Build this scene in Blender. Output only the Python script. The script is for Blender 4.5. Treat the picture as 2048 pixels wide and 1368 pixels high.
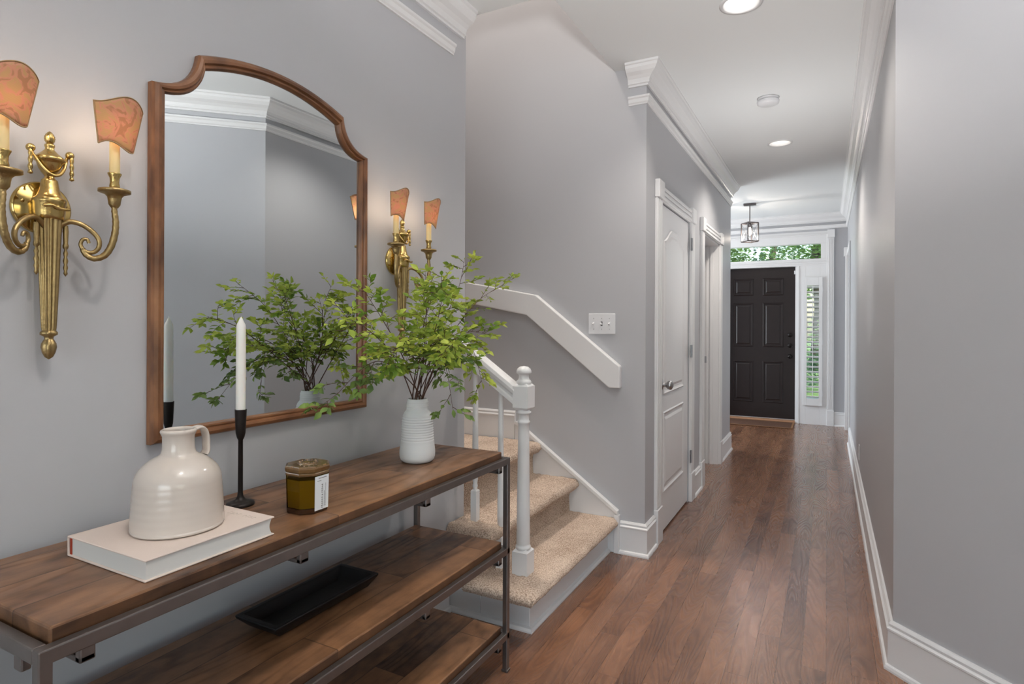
import bpy, math, random
from mathutils import Vector, Matrix, noise as mnoise
PI = math.pi
R = math.radians
sc = bpy.context.scene
for o in list(bpy.data.objects):
    bpy.data.objects.remove(o)

# ------------------------------------------------------------------ camera
cam_d = bpy.data.cameras.new('camera')
cam = bpy.data.objects.new('camera', cam_d)
sc.collection.objects.link(cam)
sc.camera = cam
cam_d.sensor_width = 36.0
cam_d.lens = 1185.0 / 2048.0 * 36.0
cam_d.shift_y = -36.0 / 2048.0
cam_d.clip_start = 0.02
YAW = math.atan(631.0 / 1185.0)
cam.matrix_world = (Matrix.Translation((0, 0, 1.28)) @ Matrix.Rotation(YAW, 4, 'Z')
                    @ Matrix.Rotation(R(90), 4, 'X') @ Matrix.Rotation(R(0.25), 4, 'Z'))

# ------------------------------------------------------------------ exposure, world, lights
sc.view_settings.view_transform = 'Standard'
sc.view_settings.look = 'None'
sc.view_settings.gamma = 1.0
sc.view_settings.exposure = 0.0
sc.view_settings.use_curve_mapping = False

W = bpy.data.worlds.new('world'); sc.world = W
W.use_nodes = True
wn = W.node_tree.nodes; wl = W.node_tree.links
wn.clear()
sky = wn.new('ShaderNodeTexSky'); sky.sky_type = 'NISHITA'; sky.sun_disc = False
sky.sun_elevation = R(42); sky.sun_rotation = R(80); sky.air_density = 1.3; sky.dust_density = 2.0
bg = wn.new('ShaderNodeBackground'); bg.inputs['Strength'].default_value = 0.45
wo = wn.new('ShaderNodeOutputWorld')
wl.new(sky.outputs[0], bg.inputs['Color']); wl.new(bg.outputs[0], wo.inputs['Surface'])

def light(name, kind, loc, energy, color=(1, 1, 1), size=0.3, size_y=None, rot=(0, 0, 0), spot=None, blend=0.5, parent=None):
    d = bpy.data.lights.new(name, kind)
    d.energy = energy; d.color = color
    if kind == 'AREA':
        d.shape = 'RECTANGLE' if size_y else 'DISK'
        d.size = size
        if size_y: d.size_y = size_y
    elif kind == 'SUN':
        d.angle = size
    else:
        d.shadow_soft_size = size
    if kind == 'SPOT':
        d.spot_size = spot; d.spot_blend = blend
    o = bpy.data.objects.new(name, d)
    sc.collection.objects.link(o)
    o.location = loc; o.rotation_euler = rot
    if parent: o.parent = parent
    return o

DAY = (0.86, 0.93, 1.0)
WARM = (1.0, 0.93, 0.85)
light('sun', 'SUN', (0, 0, 20), 3.2, (1.0, 0.95, 0.88), R(1.0), rot=(R(25), R(42), 0))
# added soft fill lamps just inside the assumed windows behind the camera
light('soft_fill_back', 'AREA', (0.9, -3.93, 1.45), 80, DAY, 3.2, 1.9, rot=(R(105), 0, 0))
light('soft_fill_side', 'AREA', (3.93, -2.1, 1.45), 6, DAY, 2.4, 1.7, rot=(R(105), 0, R(90)))
# daylight from the dining room beside the entry
light('daylight_dining', 'AREA', (-3.42, 7.5, 1.45), 95, (0.87, 0.94, 1.0), 1.6, 1.7, rot=(R(105), 0, R(-90)))
# added fill lamp above the camera, aimed up and ahead at the ceiling
light('ceiling_fill', 'AREA', (0.05, 0.05, 1.62), 34, (1, .98, .96), 0.25, rot=(R(180 - 40), 0, R(2))).data.spread = R(100)
# bodiless fill lamp added in mid-hall to brighten its ceiling
light('ceiling_fill_hall', 'AREA', (-0.33, 4.1, 0.7), 3.6, (1, .99, .98), 0.5, rot=(R(180), 0, 0)).data.spread = R(85)
# upstairs fixture high in the stairwell
light('stairwell_fixture', 'AREA', (-2.0, 2.75, 5.1), 75, (1.0, 0.90, 0.80), 0.5)

# ------------------------------------------------------------------ materials
def lin(r, g, b):
    f = lambda c: (c / 255.0) / 12.92 if c / 255.0 <= 0.04045 else ((c / 255.0 + 0.055) / 1.055) ** 2.4
    return (f(r), f(g), f(b), 1.0)

def nodes(m):
    m.use_nodes = True
    nt = m.node_tree
    return nt, nt.nodes, nt.links, nt.nodes['Principled BSDF']

def mat(name, col, rough=0.5, metal=0.0, spec=0.5, bump=0.0, bscale=60.0, var=0.0, vscale=6.0, coat=0.0, sss=0.0, emit=None, estr=0.0):
    m = bpy.data.materials.new(name)
    nt, N, L, P = nodes(m)
    c = col if len(col) == 4 else tuple(col) + (1,)
    P.inputs['Base Color'].default_value = c
    P.inputs['Roughness'].default_value = rough
    P.inputs['Metallic'].default_value = metal
    P.inputs['Specular IOR Level'].default_value = spec
    P.inputs['Coat Weight'].default_value = coat
    P.inputs['Coat Roughness'].default_value = 0.08
    if sss:
        P.inputs['Subsurface Weight'].default_value = sss
        P.inputs['Subsurface Radius'].default_value = (0.02, 0.012, 0.008)
    if emit:
        P.inputs['Emission Color'].default_value = emit + (1,) if len(emit) == 3 else emit
        P.inputs['Emission Strength'].default_value = estr
    tc = N.new('ShaderNodeTexCoord')
    n = N.new('ShaderNodeTexNoise'); n.inputs['Scale'].default_value = vscale; n.inputs['Detail'].default_value = 4
    L.new(tc.outputs['Object'], n.inputs['Vector'])
    mx = N.new('ShaderNodeMixRGB'); mx.blend_type = 'MIX'
    mx.inputs['Color1'].default_value = tuple(x * (1 - var) for x in c[:3]) + (1,)
    mx.inputs['Color2'].default_value = tuple(min(1, x * (1 + var)) for x in c[:3]) + (1,)
    L.new(n.outputs['Fac'], mx.inputs['Fac']); L.new(mx.outputs[0], P.inputs['Base Color'])
    if bump:
        n2 = N.new('ShaderNodeTexNoise'); n2.inputs['Scale'].default_value = bscale; n2.inputs['Detail'].default_value = 3
        b = N.new('ShaderNodeBump'); b.inputs['Strength'].default_value = bump; b.inputs['Distance'].default_value = 0.002
        L.new(tc.outputs['Object'], n2.inputs['Vector']); L.new(n2.outputs['Fac'], b.inputs['Height']); L.new(b.outputs[0], P.inputs['Normal'])
    return m

def math_node(N, L, op, a, b=None, c=None):
    n = N.new('ShaderNodeMath'); n.operation = op
    for i, v in enumerate((a, b, c)):
        if v is None: continue
        if isinstance(v, (int, float)): n.inputs[i].default_value = v
        else: L.new(v, n.inputs[i])
    return n.outputs[0]

def plank_mat(name, dark, light_, ax_across, ax_along, width, length, rough=0.35, gap=0.018, grain=1.0, tone=0.5, seed=0.0, ring=34.0, coat=0.0, distress=0.0, stretch=0.75, across=9.0):
    """boards: contour lines of stretched noise make the cathedral grain; every board gets its own tone and offset"""
    m = bpy.data.materials.new(name)
    nt, N, L, P = nodes(m)
    M = lambda op, a, b=None, c=None: math_node(N, L, op, a, b, c)
    tc = N.new('ShaderNodeTexCoord'); sp = N.new('ShaderNodeSeparateXYZ'); L.new(tc.outputs['Object'], sp.inputs[0])
    X = sp.outputs[ax_across]; Y = sp.outputs[ax_along]; Z = sp.outputs[3 - ax_across - ax_along]
    xs = M('DIVIDE', M('ADD', X, seed), width)
    ix = M('FLOOR', xs)
    wn1 = N.new('ShaderNodeTexWhiteNoise'); wn1.noise_dimensions = '1D'; L.new(ix, wn1.inputs['W'])
    yo = M('MULTIPLY', wn1.outputs['Value'], length)
    ys = M('DIVIDE', M('ADD', Y, yo), length)
    iy = M('FLOOR', ys)
    wn2 = N.new('ShaderNodeTexWhiteNoise'); wn2.noise_dimensions = '2D'
    cb = N.new('ShaderNodeCombineXYZ'); L.new(ix, cb.inputs[0]); L.new(iy, cb.inputs[1]); L.new(cb.outputs[0], wn2.inputs['Vector'])
    rnd = wn2.outputs['Value']
    off = M('MULTIPLY', rnd, 37.0)
    g = N.new('ShaderNodeCombineXYZ')
    L.new(M('ADD', M('MULTIPLY', X, across), off), g.inputs[0]); L.new(M('MULTIPLY', Y, stretch), g.inputs[1]); L.new(M('MULTIPLY', Z, across), g.inputs[2])
    n1 = N.new('ShaderNodeTexNoise'); n1.inputs['Scale'].default_value = 1.0; n1.inputs['Detail'].default_value = 1.5; n1.inputs['Roughness'].default_value = 0.35
    L.new(g.outputs[0], n1.inputs['Vector'])
    ringv = M('SINE', M('MULTIPLY', n1.outputs['Fac'], ring * 2 * PI / 2.0))
    line = M('POWER', M('MULTIPLY', M('ADD', ringv, 1.0), 0.5), 3.5)
    g2 = N.new('ShaderNodeCombineXYZ')
    L.new(M('ADD', M('MULTIPLY', X, 260.0), off), g2.inputs[0]); L.new(M('MULTIPLY', Y, 7.0), g2.inputs[1]); L.new(M('MULTIPLY', Z, 260.0), g2.inputs[2])
    n2 = N.new('ShaderNodeTexNoise'); n2.inputs['Scale'].default_value = 1.0; n2.inputs['Detail'].default_value = 3
    L.new(g2.outputs[0], n2.inputs['Vector'])
    n3 = N.new('ShaderNodeTexNoise'); n3.inputs['Scale'].default_value = 3.5; n3.inputs['Detail'].default_value = 3
    g3 = N.new('ShaderNodeCombineXYZ')
    L.new(M('ADD', M('MULTIPLY', X, 2.0), off), g3.inputs[0]); L.new(M('MULTIPLY', Y, .8), g3.inputs[1]); L.new(Z, g3.inputs[2])
    L.new(g3.outputs[0], n3.inputs['Vector'])
    # factor: 0 dark, 1 light
    f = M('ADD', M('MULTIPLY', rnd, tone), M('MULTIPLY', M('SUBTRACT', n3.outputs['Fac'], 0.5), 0.9))
    f = M('ADD', f, (1 - tone) * 0.5)
    f = M('SUBTRACT', f, M('MULTIPLY', line, 0.30 * grain))
    f = M('ADD', f, M('MULTIPLY', M('SUBTRACT', n2.outputs['Fac'], 0.5), 0.55 * grain))
    if distress:
        n4 = N.new('ShaderNodeTexNoise'); n4.inputs['Scale'].default_value = 1.0; n4.inputs['Detail'].default_value = 5
        g4 = N.new('ShaderNodeCombineXYZ'); L.new(M('MULTIPLY', X, 22.0), g4.inputs[0]); L.new(M('ADD', M('MULTIPLY', Y, 14.0), off), g4.inputs[1]); L.new(Z, g4.inputs[2])
        L.new(g4.outputs[0], n4.inputs['Vector'])
        f = M('ADD', f, M('MULTIPLY', M('SUBTRACT', n4.outputs['Fac'], 0.52), distress))
    cl = N.new('ShaderNodeClamp'); L.new(f, cl.inputs[0])
    rmp = N.new('ShaderNodeMixRGB'); rmp.inputs['Color1'].default_value = dark; rmp.inputs['Color2'].default_value = light_
    L.new(cl.outputs[0], rmp.inputs['Fac'])
    # seams
    fx = M('FRACT', xs); fy = M('FRACT', ys)
    sx = M('LESS_THAN', M('MINIMUM', fx, M('SUBTRACT', 1.0, fx)), gap)
    sy = M('LESS_THAN', M('MINIMUM', fy, M('SUBTRACT', 1.0, fy)), gap * width / length)
    seam = M('MAXIMUM', sx, sy)
    mx = N.new('ShaderNodeMixRGB'); mx.blend_type = 'MULTIPLY'; mx.inputs['Color2'].default_value = (0.30, 0.25, 0.22, 1)
    L.new(M('MULTIPLY', seam, 0.8), mx.inputs['Fac']); L.new(rmp.outputs[0], mx.inputs['Color1'])
    L.new(mx.outputs[0], P.inputs['Base Color'])
    L.new(M('ADD', M('MULTIPLY', line, 0.10), rough), P.inputs['Roughness'])
    P.inputs['Coat Weight'].default_value = coat; P.inputs['Coat Roughness'].default_value = 0.2
    b = N.new('ShaderNodeBump'); b.inputs['Strength'].default_value = 0.35; b.inputs['Distance'].default_value = 0.0012
    h = M('SUBTRACT', M('MULTIPLY', M('SUBTRACT', 1.0, line), 0.5), seam)
    L.new(h, b.inputs['Height']); L.new(b.outputs[0], P.inputs['Normal'])
    return m

M_wall = mat('wall_paint', lin(184, 184, 187), 0.42, spec=0.4, bump=0.05, bscale=240, var=0.015, vscale=1.2)
M_trim = mat('trim_paint', lin(228, 227, 227), 0.32, spec=0.5, var=0.01)
M_ceil = mat('ceiling_paint', lin(232, 234, 234), 0.8, var=0.012, vscale=0.8, spec=0.2)
M_floor = plank_mat('oak_floor', lin(80, 48, 32), lin(164, 117, 87), 0, 1, 0.083, 1.35, rough=0.27, grain=0.62, tone=0.42, ring=56, coat=0.6, gap=0.012, stretch=.95, across=7)
M_top = plank_mat('rustic_wood', lin(50, 29, 17), lin(164, 118, 82), 0, 1, 0.118, 0.72, rough=0.36, grain=0.45, tone=0.42, ring=18, distress=1.1, seed=0.05, stretch=1.6, across=7, coat=0.12, gap=0.014)
M_metal = mat('gunmetal', lin(128, 121, 118), 0.34, metal=0.85, var=0.15, vscale=25)
M_frame = None
def walnut():
    m = bpy.data.materials.new('walnut_frame')
    nt, N, L, P = nodes(m)
    tc = N.new('ShaderNodeTexCoord'); mp = N.new('ShaderNodeMapping'); mp.inputs['Scale'].default_value = (40, 9, 9)
    L.new(tc.outputs['Object'], mp.inputs[0])
    n = N.new('ShaderNodeTexNoise'); n.inputs['Scale'].default_value = 1; n.inputs['Detail'].default_value = 5
    L.new(mp.outputs[0], n.inputs['Vector'])
    c = N.new('ShaderNodeValToRGB'); c.color_ramp.elements[0].color = lin(84, 52, 34); c.color_ramp.elements[1].color = lin(152, 104, 70)
    c.color_ramp.elements[0].position = .3; c.color_ramp.elements[1].position = .72
    L.new(n.outputs['Fac'], c.inputs[0]); L.new(c.outputs[0], P.inputs['Base Color'])
    P.inputs['Roughness'].default_value = 0.32
    return m
M_frame = walnut()
M_brass = mat('antique_brass', lin(196, 168, 108), 0.27, metal=1.0, var=0.28, vscale=70, bump=0.25, bscale=160)
M_brass_dull = mat('aged_brass', lin(166, 142, 98), 0.38, metal=0.95, var=0.3, vscale=90, bump=0.35, bscale=220)
M_plate = mat('polished_brass', lin(205, 176, 110), 0.12, metal=1.0)
M_ivory = mat('ivory_sleeve', lin(232, 206, 150), 0.5, sss=0.2)
M_black = mat('black_metal', lin(40, 35, 33), 0.42, metal=0.6, var=0.3, vscale=80)
M_traymat = mat('black_lacquer_wood', lin(11, 12, 15), 0.45, bump=0.5, bscale=30, var=0.25, vscale=20)
M_wax = mat('white_wax', lin(238, 236, 230), 0.45, sss=0.3)
M_cream = mat('cream_glaze', lin(206, 195, 185), 0.22, coat=0.3, bump=0.04, bscale=9, var=0.03)
M_vase = mat('white_matte_ceramic', lin(222, 223, 223), 0.55, spec=0.3)
M_book = mat('book_cloth', lin(222, 205, 194), 0.7, bump=0.2, bscale=500)
M_page = mat('paper_edges', lin(214, 212, 208), 0.8)
M_orange = mat('orange_endband', lin(160, 52, 24), 0.7)
M_nickel = mat('satin_nickel', lin(176, 176, 178), 0.28, metal=1.0)
M_door_dark = mat('dark_stained_door', lin(36, 27, 26), 0.34, spec=.3, var=0.2, vscale=10, bump=0.1, bscale=70, coat=0.05)
M_bronze = mat('dark_bronze', lin(34, 30, 29), 0.35, metal=0.7)
M_plastic = mat('white_plastic', lin(226, 226, 228), 0.35)
M_slot = mat('dark_slot', lin(60, 60, 62), 0.6)
M_mat = mat('coir', lin(84, 52, 32), 0.95, bump=0.9, bscale=260, var=0.25, vscale=60)
M_thresh = mat('oak_threshold', lin(176, 128, 96), 0.4, var=0.1)
M_pendmetal = mat('pendant_metal', lin(104, 98, 98), 0.35, metal=0.8)
M_label = mat('paper_label', lin(232, 236, 238), 0.6)
M_ink = mat('ink', lin(40, 40, 44), 0.6)
M_stem = mat('brown_twig', lin(84, 56, 44), 0.7, var=0.2, vscale=40)
M_bark = mat('bark', lin(96, 80, 66), 0.9, var=0.3, bump=0.8, bscale=20)
M_lawn = mat('lawn_grass', lin(122, 150, 78), 0.9, var=0.3, vscale=3, bump=0.6, bscale=40)
M_wick = mat('wick', lin(70, 60, 50), 0.9)
M_cement = mat('porch_concrete', lin(190, 186, 180), 0.85, var=0.1)

def leaf_mat(name, c1, c2, trans=0.35, vs=9.0):
    m = bpy.data.materials.new(name)
    nt, N, L, P = nodes(m)
    tc = N.new('ShaderNodeTexCoord'); n = N.new('ShaderNodeTexNoise'); n.inputs['Scale'].default_value = vs; n.inputs['Detail'].default_value = 2
    L.new(tc.outputs['Object'], n.inputs['Vector'])
    r = N.new('ShaderNodeValToRGB'); r.color_ramp.elements[0].position = .36; r.color_ramp.elements[1].position = .64
    r.color_ramp.elements[0].color = c1; r.color_ramp.elements[1].color = c2
    L.new(n.outputs['Fac'], r.inputs[0]); L.new(r.outputs[0], P.inputs['Base Color'])
    P.inputs['Roughness'].default_value = 0.55
    P.inputs['Specular IOR Level'].default_value = 0.3
    t = N.new('ShaderNodeBsdfTranslucent'); L.new(r.outputs[0], t.inputs['Color'])
    mx = N.new('ShaderNodeMixShader'); mx.inputs[0].default_value = trans
    L.new(P.outputs[0], mx.inputs[1]); L.new(t.outputs[0], mx.inputs[2])
    L.new(mx.outputs[0], N['Material Output'].inputs['Surface'])
    return m
M_leaf = leaf_mat('leaf_green', lin(112, 144, 52), lin(200, 212, 96), 0.4, 11)
M_leaf_dark = leaf_mat('leaf_green_deep', lin(84, 110, 60), lin(140, 166, 84), 0.3, 14)
M_tree = leaf_mat('tree_leaf', lin(76, 112, 60), lin(160, 190, 110), 0.4, 0.9)
M_tree2 = leaf_mat('tree_leaf_deep', lin(50, 84, 60), lin(120, 150, 110), 0.4, 0.9)

def shade_mat():
    m = bpy.data.materials.new('damask_silk')
    nt, N, L, P = nodes(m)
    tc = N.new('ShaderNodeTexCoord')
    n = N.new('ShaderNodeTexNoise'); n.inputs['Scale'].default_value = 34; n.inputs['Detail'].default_value = 2.5; n.inputs['Distortion'].default_value = 1.6
    L.new(tc.outputs['Object'], n.inputs['Vector'])
    r = N.new('ShaderNodeValToRGB'); r.color_ramp.interpolation = 'EASE'
    e = r.color_ramp.elements
    e[0].position = .38; e[0].color = lin(196, 150, 112)
    e[1].position = .46; e[1].color = lin(222, 166, 138)
    a = e.new(.58); a.color = lin(212, 176, 128)
    L.new(n.outputs['Fac'], r.inputs[0])
    w = N.new('ShaderNodeTexWave'); w.inputs['Scale'].default_value = 160; w.bands_direction = 'Z'
    L.new(tc.outputs['Object'], w.inputs['Vector'])
    mx = N.new('ShaderNodeMixRGB'); mx.blend_type = 'MULTIPLY'; mx.inputs['Color2'].default_value = (.86, .84, .82, 1)
    fm = math_node(N, L, 'MULTIPLY', w.outputs['Fac'], 0.35); L.new(fm, mx.inputs['Fac']); L.new(r.outputs[0], mx.inputs['Color1'])
    L.new(mx.outputs[0], P.inputs['Base Color']); P.inputs['Roughness'].default_value = .7
    t = N.new('ShaderNodeBsdfTranslucent'); L.new(mx.outputs[0], t.inputs['Color'])
    ms = N.new('ShaderNodeMixShader'); ms.inputs[0].default_value = .35
    L.new(P.outputs[0], ms.inputs[1]); L.new(t.outputs[0], ms.inputs[2]); L.new(ms.outputs[0], N['Material Output'].inputs['Surface'])
    return m
M_silk = shade_mat()
M_braid = mat('shade_braid', lin(168, 138, 100), 0.8, bump=0.5, bscale=400)

def carpet_mat():
    m = bpy.data.materials.new('carpet_pile')
    nt, N, L, P = nodes(m)
    tc = N.new('ShaderNodeTexCoord')
    n = N.new('ShaderNodeTexNoise'); n.inputs['Scale'].default_value = 170; n.inputs['Detail'].default_value = 3
    n2 = N.new('ShaderNodeTexNoise'); n2.inputs['Scale'].default_value = 7; n2.inputs['Detail'].default_value = 2
    L.new(tc.outputs['Object'], n.inputs['Vector']); L.new(tc.outputs['Object'], n2.inputs['Vector'])
    r = N.new('ShaderNodeValToRGB'); e = r.color_ramp.elements
    e[0].position = .32; e[0].color = lin(158, 134, 116); e[1].position = .6; e[1].color = lin(220, 200, 182)
    f = math_node(N, L, 'ADD', n.outputs['Fac'], math_node(N, L, 'MULTIPLY', math_node(N, L, 'SUBTRACT', n2.outputs['Fac'], .5), .3))
    L.new(f, r.inputs[0]); L.new(r.outputs[0], P.inputs['Base Color'])
    P.inputs['Roughness'].default_value = 1.0; P.inputs['Specular IOR Level'].default_value = .1
    b = N.new('ShaderNodeBump'); b.inputs['Strength'].default_value = .9; b.inputs['Distance'].default_value = .006
    L.new(n.outputs['Fac'], b.inputs['Height']); L.new(b.outputs[0], P.inputs['Normal'])
    return m
M_carpet = carpet_mat()

def glass_mat(name, tint=(1, 1, 1, 1), refl=0.06):
    m = bpy.data.materials.new(name)
    m.use_nodes = True
    N = m.node_tree.nodes; L = m.node_tree.links; N.clear()
    o = N.new('ShaderNodeOutputMaterial'); t = N.new('ShaderNodeBsdfTransparent'); t.inputs[0].default_value = tint
    g = N.new('ShaderNodeBsdfGlossy'); g.inputs['Roughness'].default_value = .02
    fr = N.new('ShaderNodeFresnel'); fr.inputs[0].default_value = 1.45
    mx = N.new('ShaderNodeMixShader'); L.new(fr.outputs[0], mx.inputs[0]); L.new(t.outputs[0], mx.inputs[1]); L.new(g.outputs[0], mx.inputs[2])
    L.new(mx.outputs[0], o.inputs['Surface'])
    return m
M_glass = glass_mat('window_glass', (.93, .97, .97, 1))
M_amber = glass_mat('amber_glass', lin(208, 188, 96))
M_amber_thick = mat('amber_glass_thick', lin(54, 30, 12), 0.08, coat=0.6)
M_amber_lid = mat('amber_glass_lid', lin(108, 80, 46), 0.06, coat=1.0, bump=0.8, bscale=40, var=.45, vscale=40)
M_amberwax = mat('candle_wax', lin(176, 156, 66), 0.5, sss=.2)
def mirror_mat():
    m = bpy.data.materials.new('mirror_silver')
    nt, N, L, P = nodes(m)
    P.inputs['Metallic'].default_value = 1; P.inputs['Roughness'].default_value = 0.0
    P.inputs['Base Color'].default_value = (.69, .735, .75, 1)
    return m
M_mirror = mirror_mat()
def emis(name, c, s):
    m = bpy.data.materials.new(name); m.use_nodes = True
    N = m.node_tree.nodes; L = m.node_tree.links; N.clear()
    o = N.new('ShaderNodeOutputMaterial'); e = N.new('ShaderNodeEmission'); e.inputs[0].default_value = tuple(c) + (1,); e.inputs[1].default_value = s
    L.new(e.outputs[0], o.inputs['Surface'])
    return m
M_led = emis('lit_lens', (1, .96, .9), 5.0)
M_bulb = emis('lit_bulb', (1, .80, .55), 12.0)
M_bulb2 = emis('lit_pendant_bulb', (1, .85, .68), 5.0)

# ------------------------------------------------------------------ mesh builder
def wloc(o):
    v = Vector((0, 0, 0))
    while o:
        v += Vector(o.location); o = o.parent
    return v

class MB:
    def __init__(s): s.v = []; s.f = []; s.sm = []
    def add(s, vs, fs, smooth=False):
        b = len(s.v); s.v += [tuple(map(float, p)) for p in vs]
        s.f += [tuple(b + i for i in f) for f in fs]; s.sm += [smooth] * len(fs)
        return s
    def box(s, x0, y0, z0, x1, y1, z1):
        x0, x1 = min(x0, x1), max(x0, x1); y0, y1 = min(y0, y1), max(y0, y1); z0, z1 = min(z0, z1), max(z0, z1)
        vs = [(x0, y0, z0), (x1, y0, z0), (x1, y1, z0), (x0, y1, z0), (x0, y0, z1), (x1, y0, z1), (x1, y1, z1), (x0, y1, z1)]
        return s.add(vs, [(0, 3, 2, 1), (4, 5, 6, 7), (0, 1, 5, 4), (1, 2, 6, 5), (2, 3, 7, 6), (3, 0, 4, 7)])
    def obox(s, c, half, mtx):
        vs = []
        for z in (-1, 1):
            for x, y in ((-1, -1), (1, -1), (1, 1), (-1, 1)):
                vs.append(Vector(c) + mtx @ Vector((x * half[0], y * half[1], z * half[2])))
        return s.add(vs, [(0, 3, 2, 1), (4, 5, 6, 7), (0, 1, 5, 4), (1, 2, 6, 5), (2, 3, 7, 6), (3, 0, 4, 7)])
    def lathe(s, prof, c=(0, 0, 0), seg=32, mtx=None, fluted=0, fdepth=0.0, cap=True):
        vs = []; fs = []
        n = len(prof)
        for i, (r, z) in enumerate(prof):
            for k in range(seg):
                a = 2 * PI * k / seg
                rr = r
                if fluted: rr = r * (1 - fdepth * (0.5 + 0.5 * math.cos(a * fluted)))
                p = Vector((rr * math.cos(a), rr * math.sin(a), z))
                if mtx: p = mtx @ p
                vs.append(p + Vector(c))
        for i in range(n - 1):
            for k in range(seg):
                k2 = (k + 1) % seg
                fs.append((i * seg + k, i * seg + k2, (i + 1) * seg + k2, (i + 1) * seg + k))
        s.add(vs, fs, True)
        if cap:
            if prof[0][0] > 1e-5: s.add(vs[:seg], [tuple(range(seg))[::-1]])
            if prof[-1][0] > 1e-5: s.add(vs[-seg:], [tuple(range(seg))])
        return s
    def tube(s, pts, rad, seg=8, cap=True, squash=1.0):
        pts = [Vector(p) for p in pts]
        if isinstance(rad, (int, float)): rad = [rad] * len(pts)
        n = len(pts); vs = []; fs = []
        up = Vector((0, 0, 1)); pn = None
        for i, p in enumerate(pts):
            t = (pts[min(i + 1, n - 1)] - pts[max(i - 1, 0)])
            if t.length < 1e-9: t = Vector((0, 0, 1))
            t.normalize()
            if pn is None:
                a = Vector((1, 0, 0)) if abs(t.z) > .9 else up
                pn = t.cross(a).normalized()
            else:
                pn = (pn - t * pn.dot(t))
                if pn.length < 1e-6: pn = t.cross(up)
                pn.normalize()
            b = t.cross(pn)
            for k in range(seg):
                a = 2 * PI * k / seg
                vs.append(p + (pn * math.cos(a) + b * math.sin(a) * squash) * rad[i])
        for i in range(n - 1):
            for k in range(seg):
                k2 = (k + 1) % seg
                fs.append((i * seg + k, i * seg + k2, (i + 1) * seg + k2, (i + 1) * seg + k))
        s.add(vs, fs, True)
        if cap:
            s.add(vs[:seg], [tuple(range(seg))[::-1]]); s.add(vs[-seg:], [tuple(range(seg))])
        return s
    def prism(s, poly, a, b, axis):
        """poly: 2d points; axis 'x': (y,z) at x=a..b, 'y': (x,z), 'z': (x,y)"""
        def P(p, t):
            if axis == 'x': return (t, p[0], p[1])
            if axis == 'y': return (p[0], t, p[1])
            return (p[0], p[1], t)
        n = len(poly)
        vs = [P(p, a) for p in poly] + [P(p, b) for p in poly]
        fs = [tuple(range(n)), tuple(range(2 * n - 1, n - 1, -1))]
        fs += [(i, i + n, (i + 1) % n + n, (i + 1) % n) for i in range(n)]
        return s.add(vs, fs)
    def sphere(s, c, r, seg=16, rings=10, sz=1.0):
        prof = [(max(1e-6, r * math.sin(PI * i / rings)), -r * sz * math.cos(PI * i / rings)) for i in range(rings + 1)]
        return s.lathe(prof, c, seg, cap=False)
    def sweep(s, prof, path, side=1):
        """prof: (distance from wall, z); path: xy polyline walked with the room on the right hand"""
        path = [Vector((p[0], p[1])) for p in path]
        n = len(path); cols = []
        for i in range(n):
            nr = []
            for a, b in ((i - 1, i), (i, i + 1)):
                if a >= 0 and b < n:
                    d = (path[b] - path[a]).normalized(); nr.append(Vector((d.y, -d.x)) * side)
            if len(nr) == 2:
                m = nr[0] + nr[1]; m = m / (m.dot(nr[0]))
            else: m = nr[0]
            cols.append([(path[i].x + m.x * d, path[i].y + m.y * d, z) for d, z in prof])
        k = len(prof); vs = [p for c in cols for p in c]; fs = []
        for i in range(n - 1):
            for j in range(k):
                j2 = (j + 1) % k
                fs.append((i * k + j, i * k + j2, (i + 1) * k + j2, (i + 1) * k + j))
        fs.append(tuple(range(k))[::-1]); fs.append(tuple(range((n - 1) * k, n * k)))
        return s.add(vs, fs)
    def build(s, name, m, parent=None, origin=None, bevel=0.0, bseg=2, subsurf=0, shade=None, recalc=True):
        o0 = wloc(parent) if parent else (Vector(origin) if origin else Vector((0, 0, 0)))
        me = bpy.data.meshes.new(name)
        me.from_pydata([tuple(Vector(p) - o0) for p in s.v], [], s.f)
        me.materials.append(m)
        for p, sm in zip(me.polygons, s.sm): p.use_smooth = sm if shade is None else shade
        if recalc:
            import bmesh
            bm = bmesh.new(); bm.from_mesh(me); bmesh.ops.recalc_face_normals(bm, faces=bm.faces); bm.to_mesh(me); bm.free()
        me.update()
        o = bpy.data.objects.new(name, me); sc.collection.objects.link(o)
        if parent: o.parent = parent
        elif origin: o.location = o0
        if bevel:
            b = o.modifiers.new('bevel', 'BEVEL'); b.width = bevel; b.segments = bseg; b.limit_method = 'ANGLE'; b.angle_limit = R(40)
        if subsurf:
            q = o.modifiers.new('sub', 'SUBSURF'); q.levels = subsurf; q.render_levels = subsurf
        return o

def thing(name, label, cat, loc=(0, 0, 0), group=None):
    o = bpy.data.objects.new(name, None); sc.collection.objects.link(o)
    o.location = loc; o.empty_display_size = .05
    o['label'] = label; o['category'] = cat
    if group: o['group'] = group
    return o
def tag(o, label, cat, group=None, kind=None):
    o['label'] = label; o['category'] = cat
    if group: o['group'] = group
    if kind: o['kind'] = kind
    return o
def struct(o, label=None, cat=None):
    o['kind'] = 'structure'
    if label: o['label'] = label
    if cat: o['category'] = cat
    return o
def sroot(name, loc, label, cat):
    o = bpy.data.objects.new(name, None); sc.collection.objects.link(o); o.location = loc; o.empty_display_size = .05
    return struct(o, label, cat)
def copy_tree(o, parent=None):
    c = o.copy(); sc.collection.objects.link(c); c.parent = parent
    for ch in [x for x in bpy.data.objects if x.parent == o and x is not c]:
        copy_tree(ch, c)
    return c
def plabel(o, t): o['label'] = t; return o

# ------------------------------------------------------------------ setting
CEIL = 2.71
WX = -1.50      # mirror wall
HX = -0.885     # left hall wall
RX = 0.220      # right hall wall
SY = 3.23       # stair back wall
EY = 8.57       # entry wall

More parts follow.
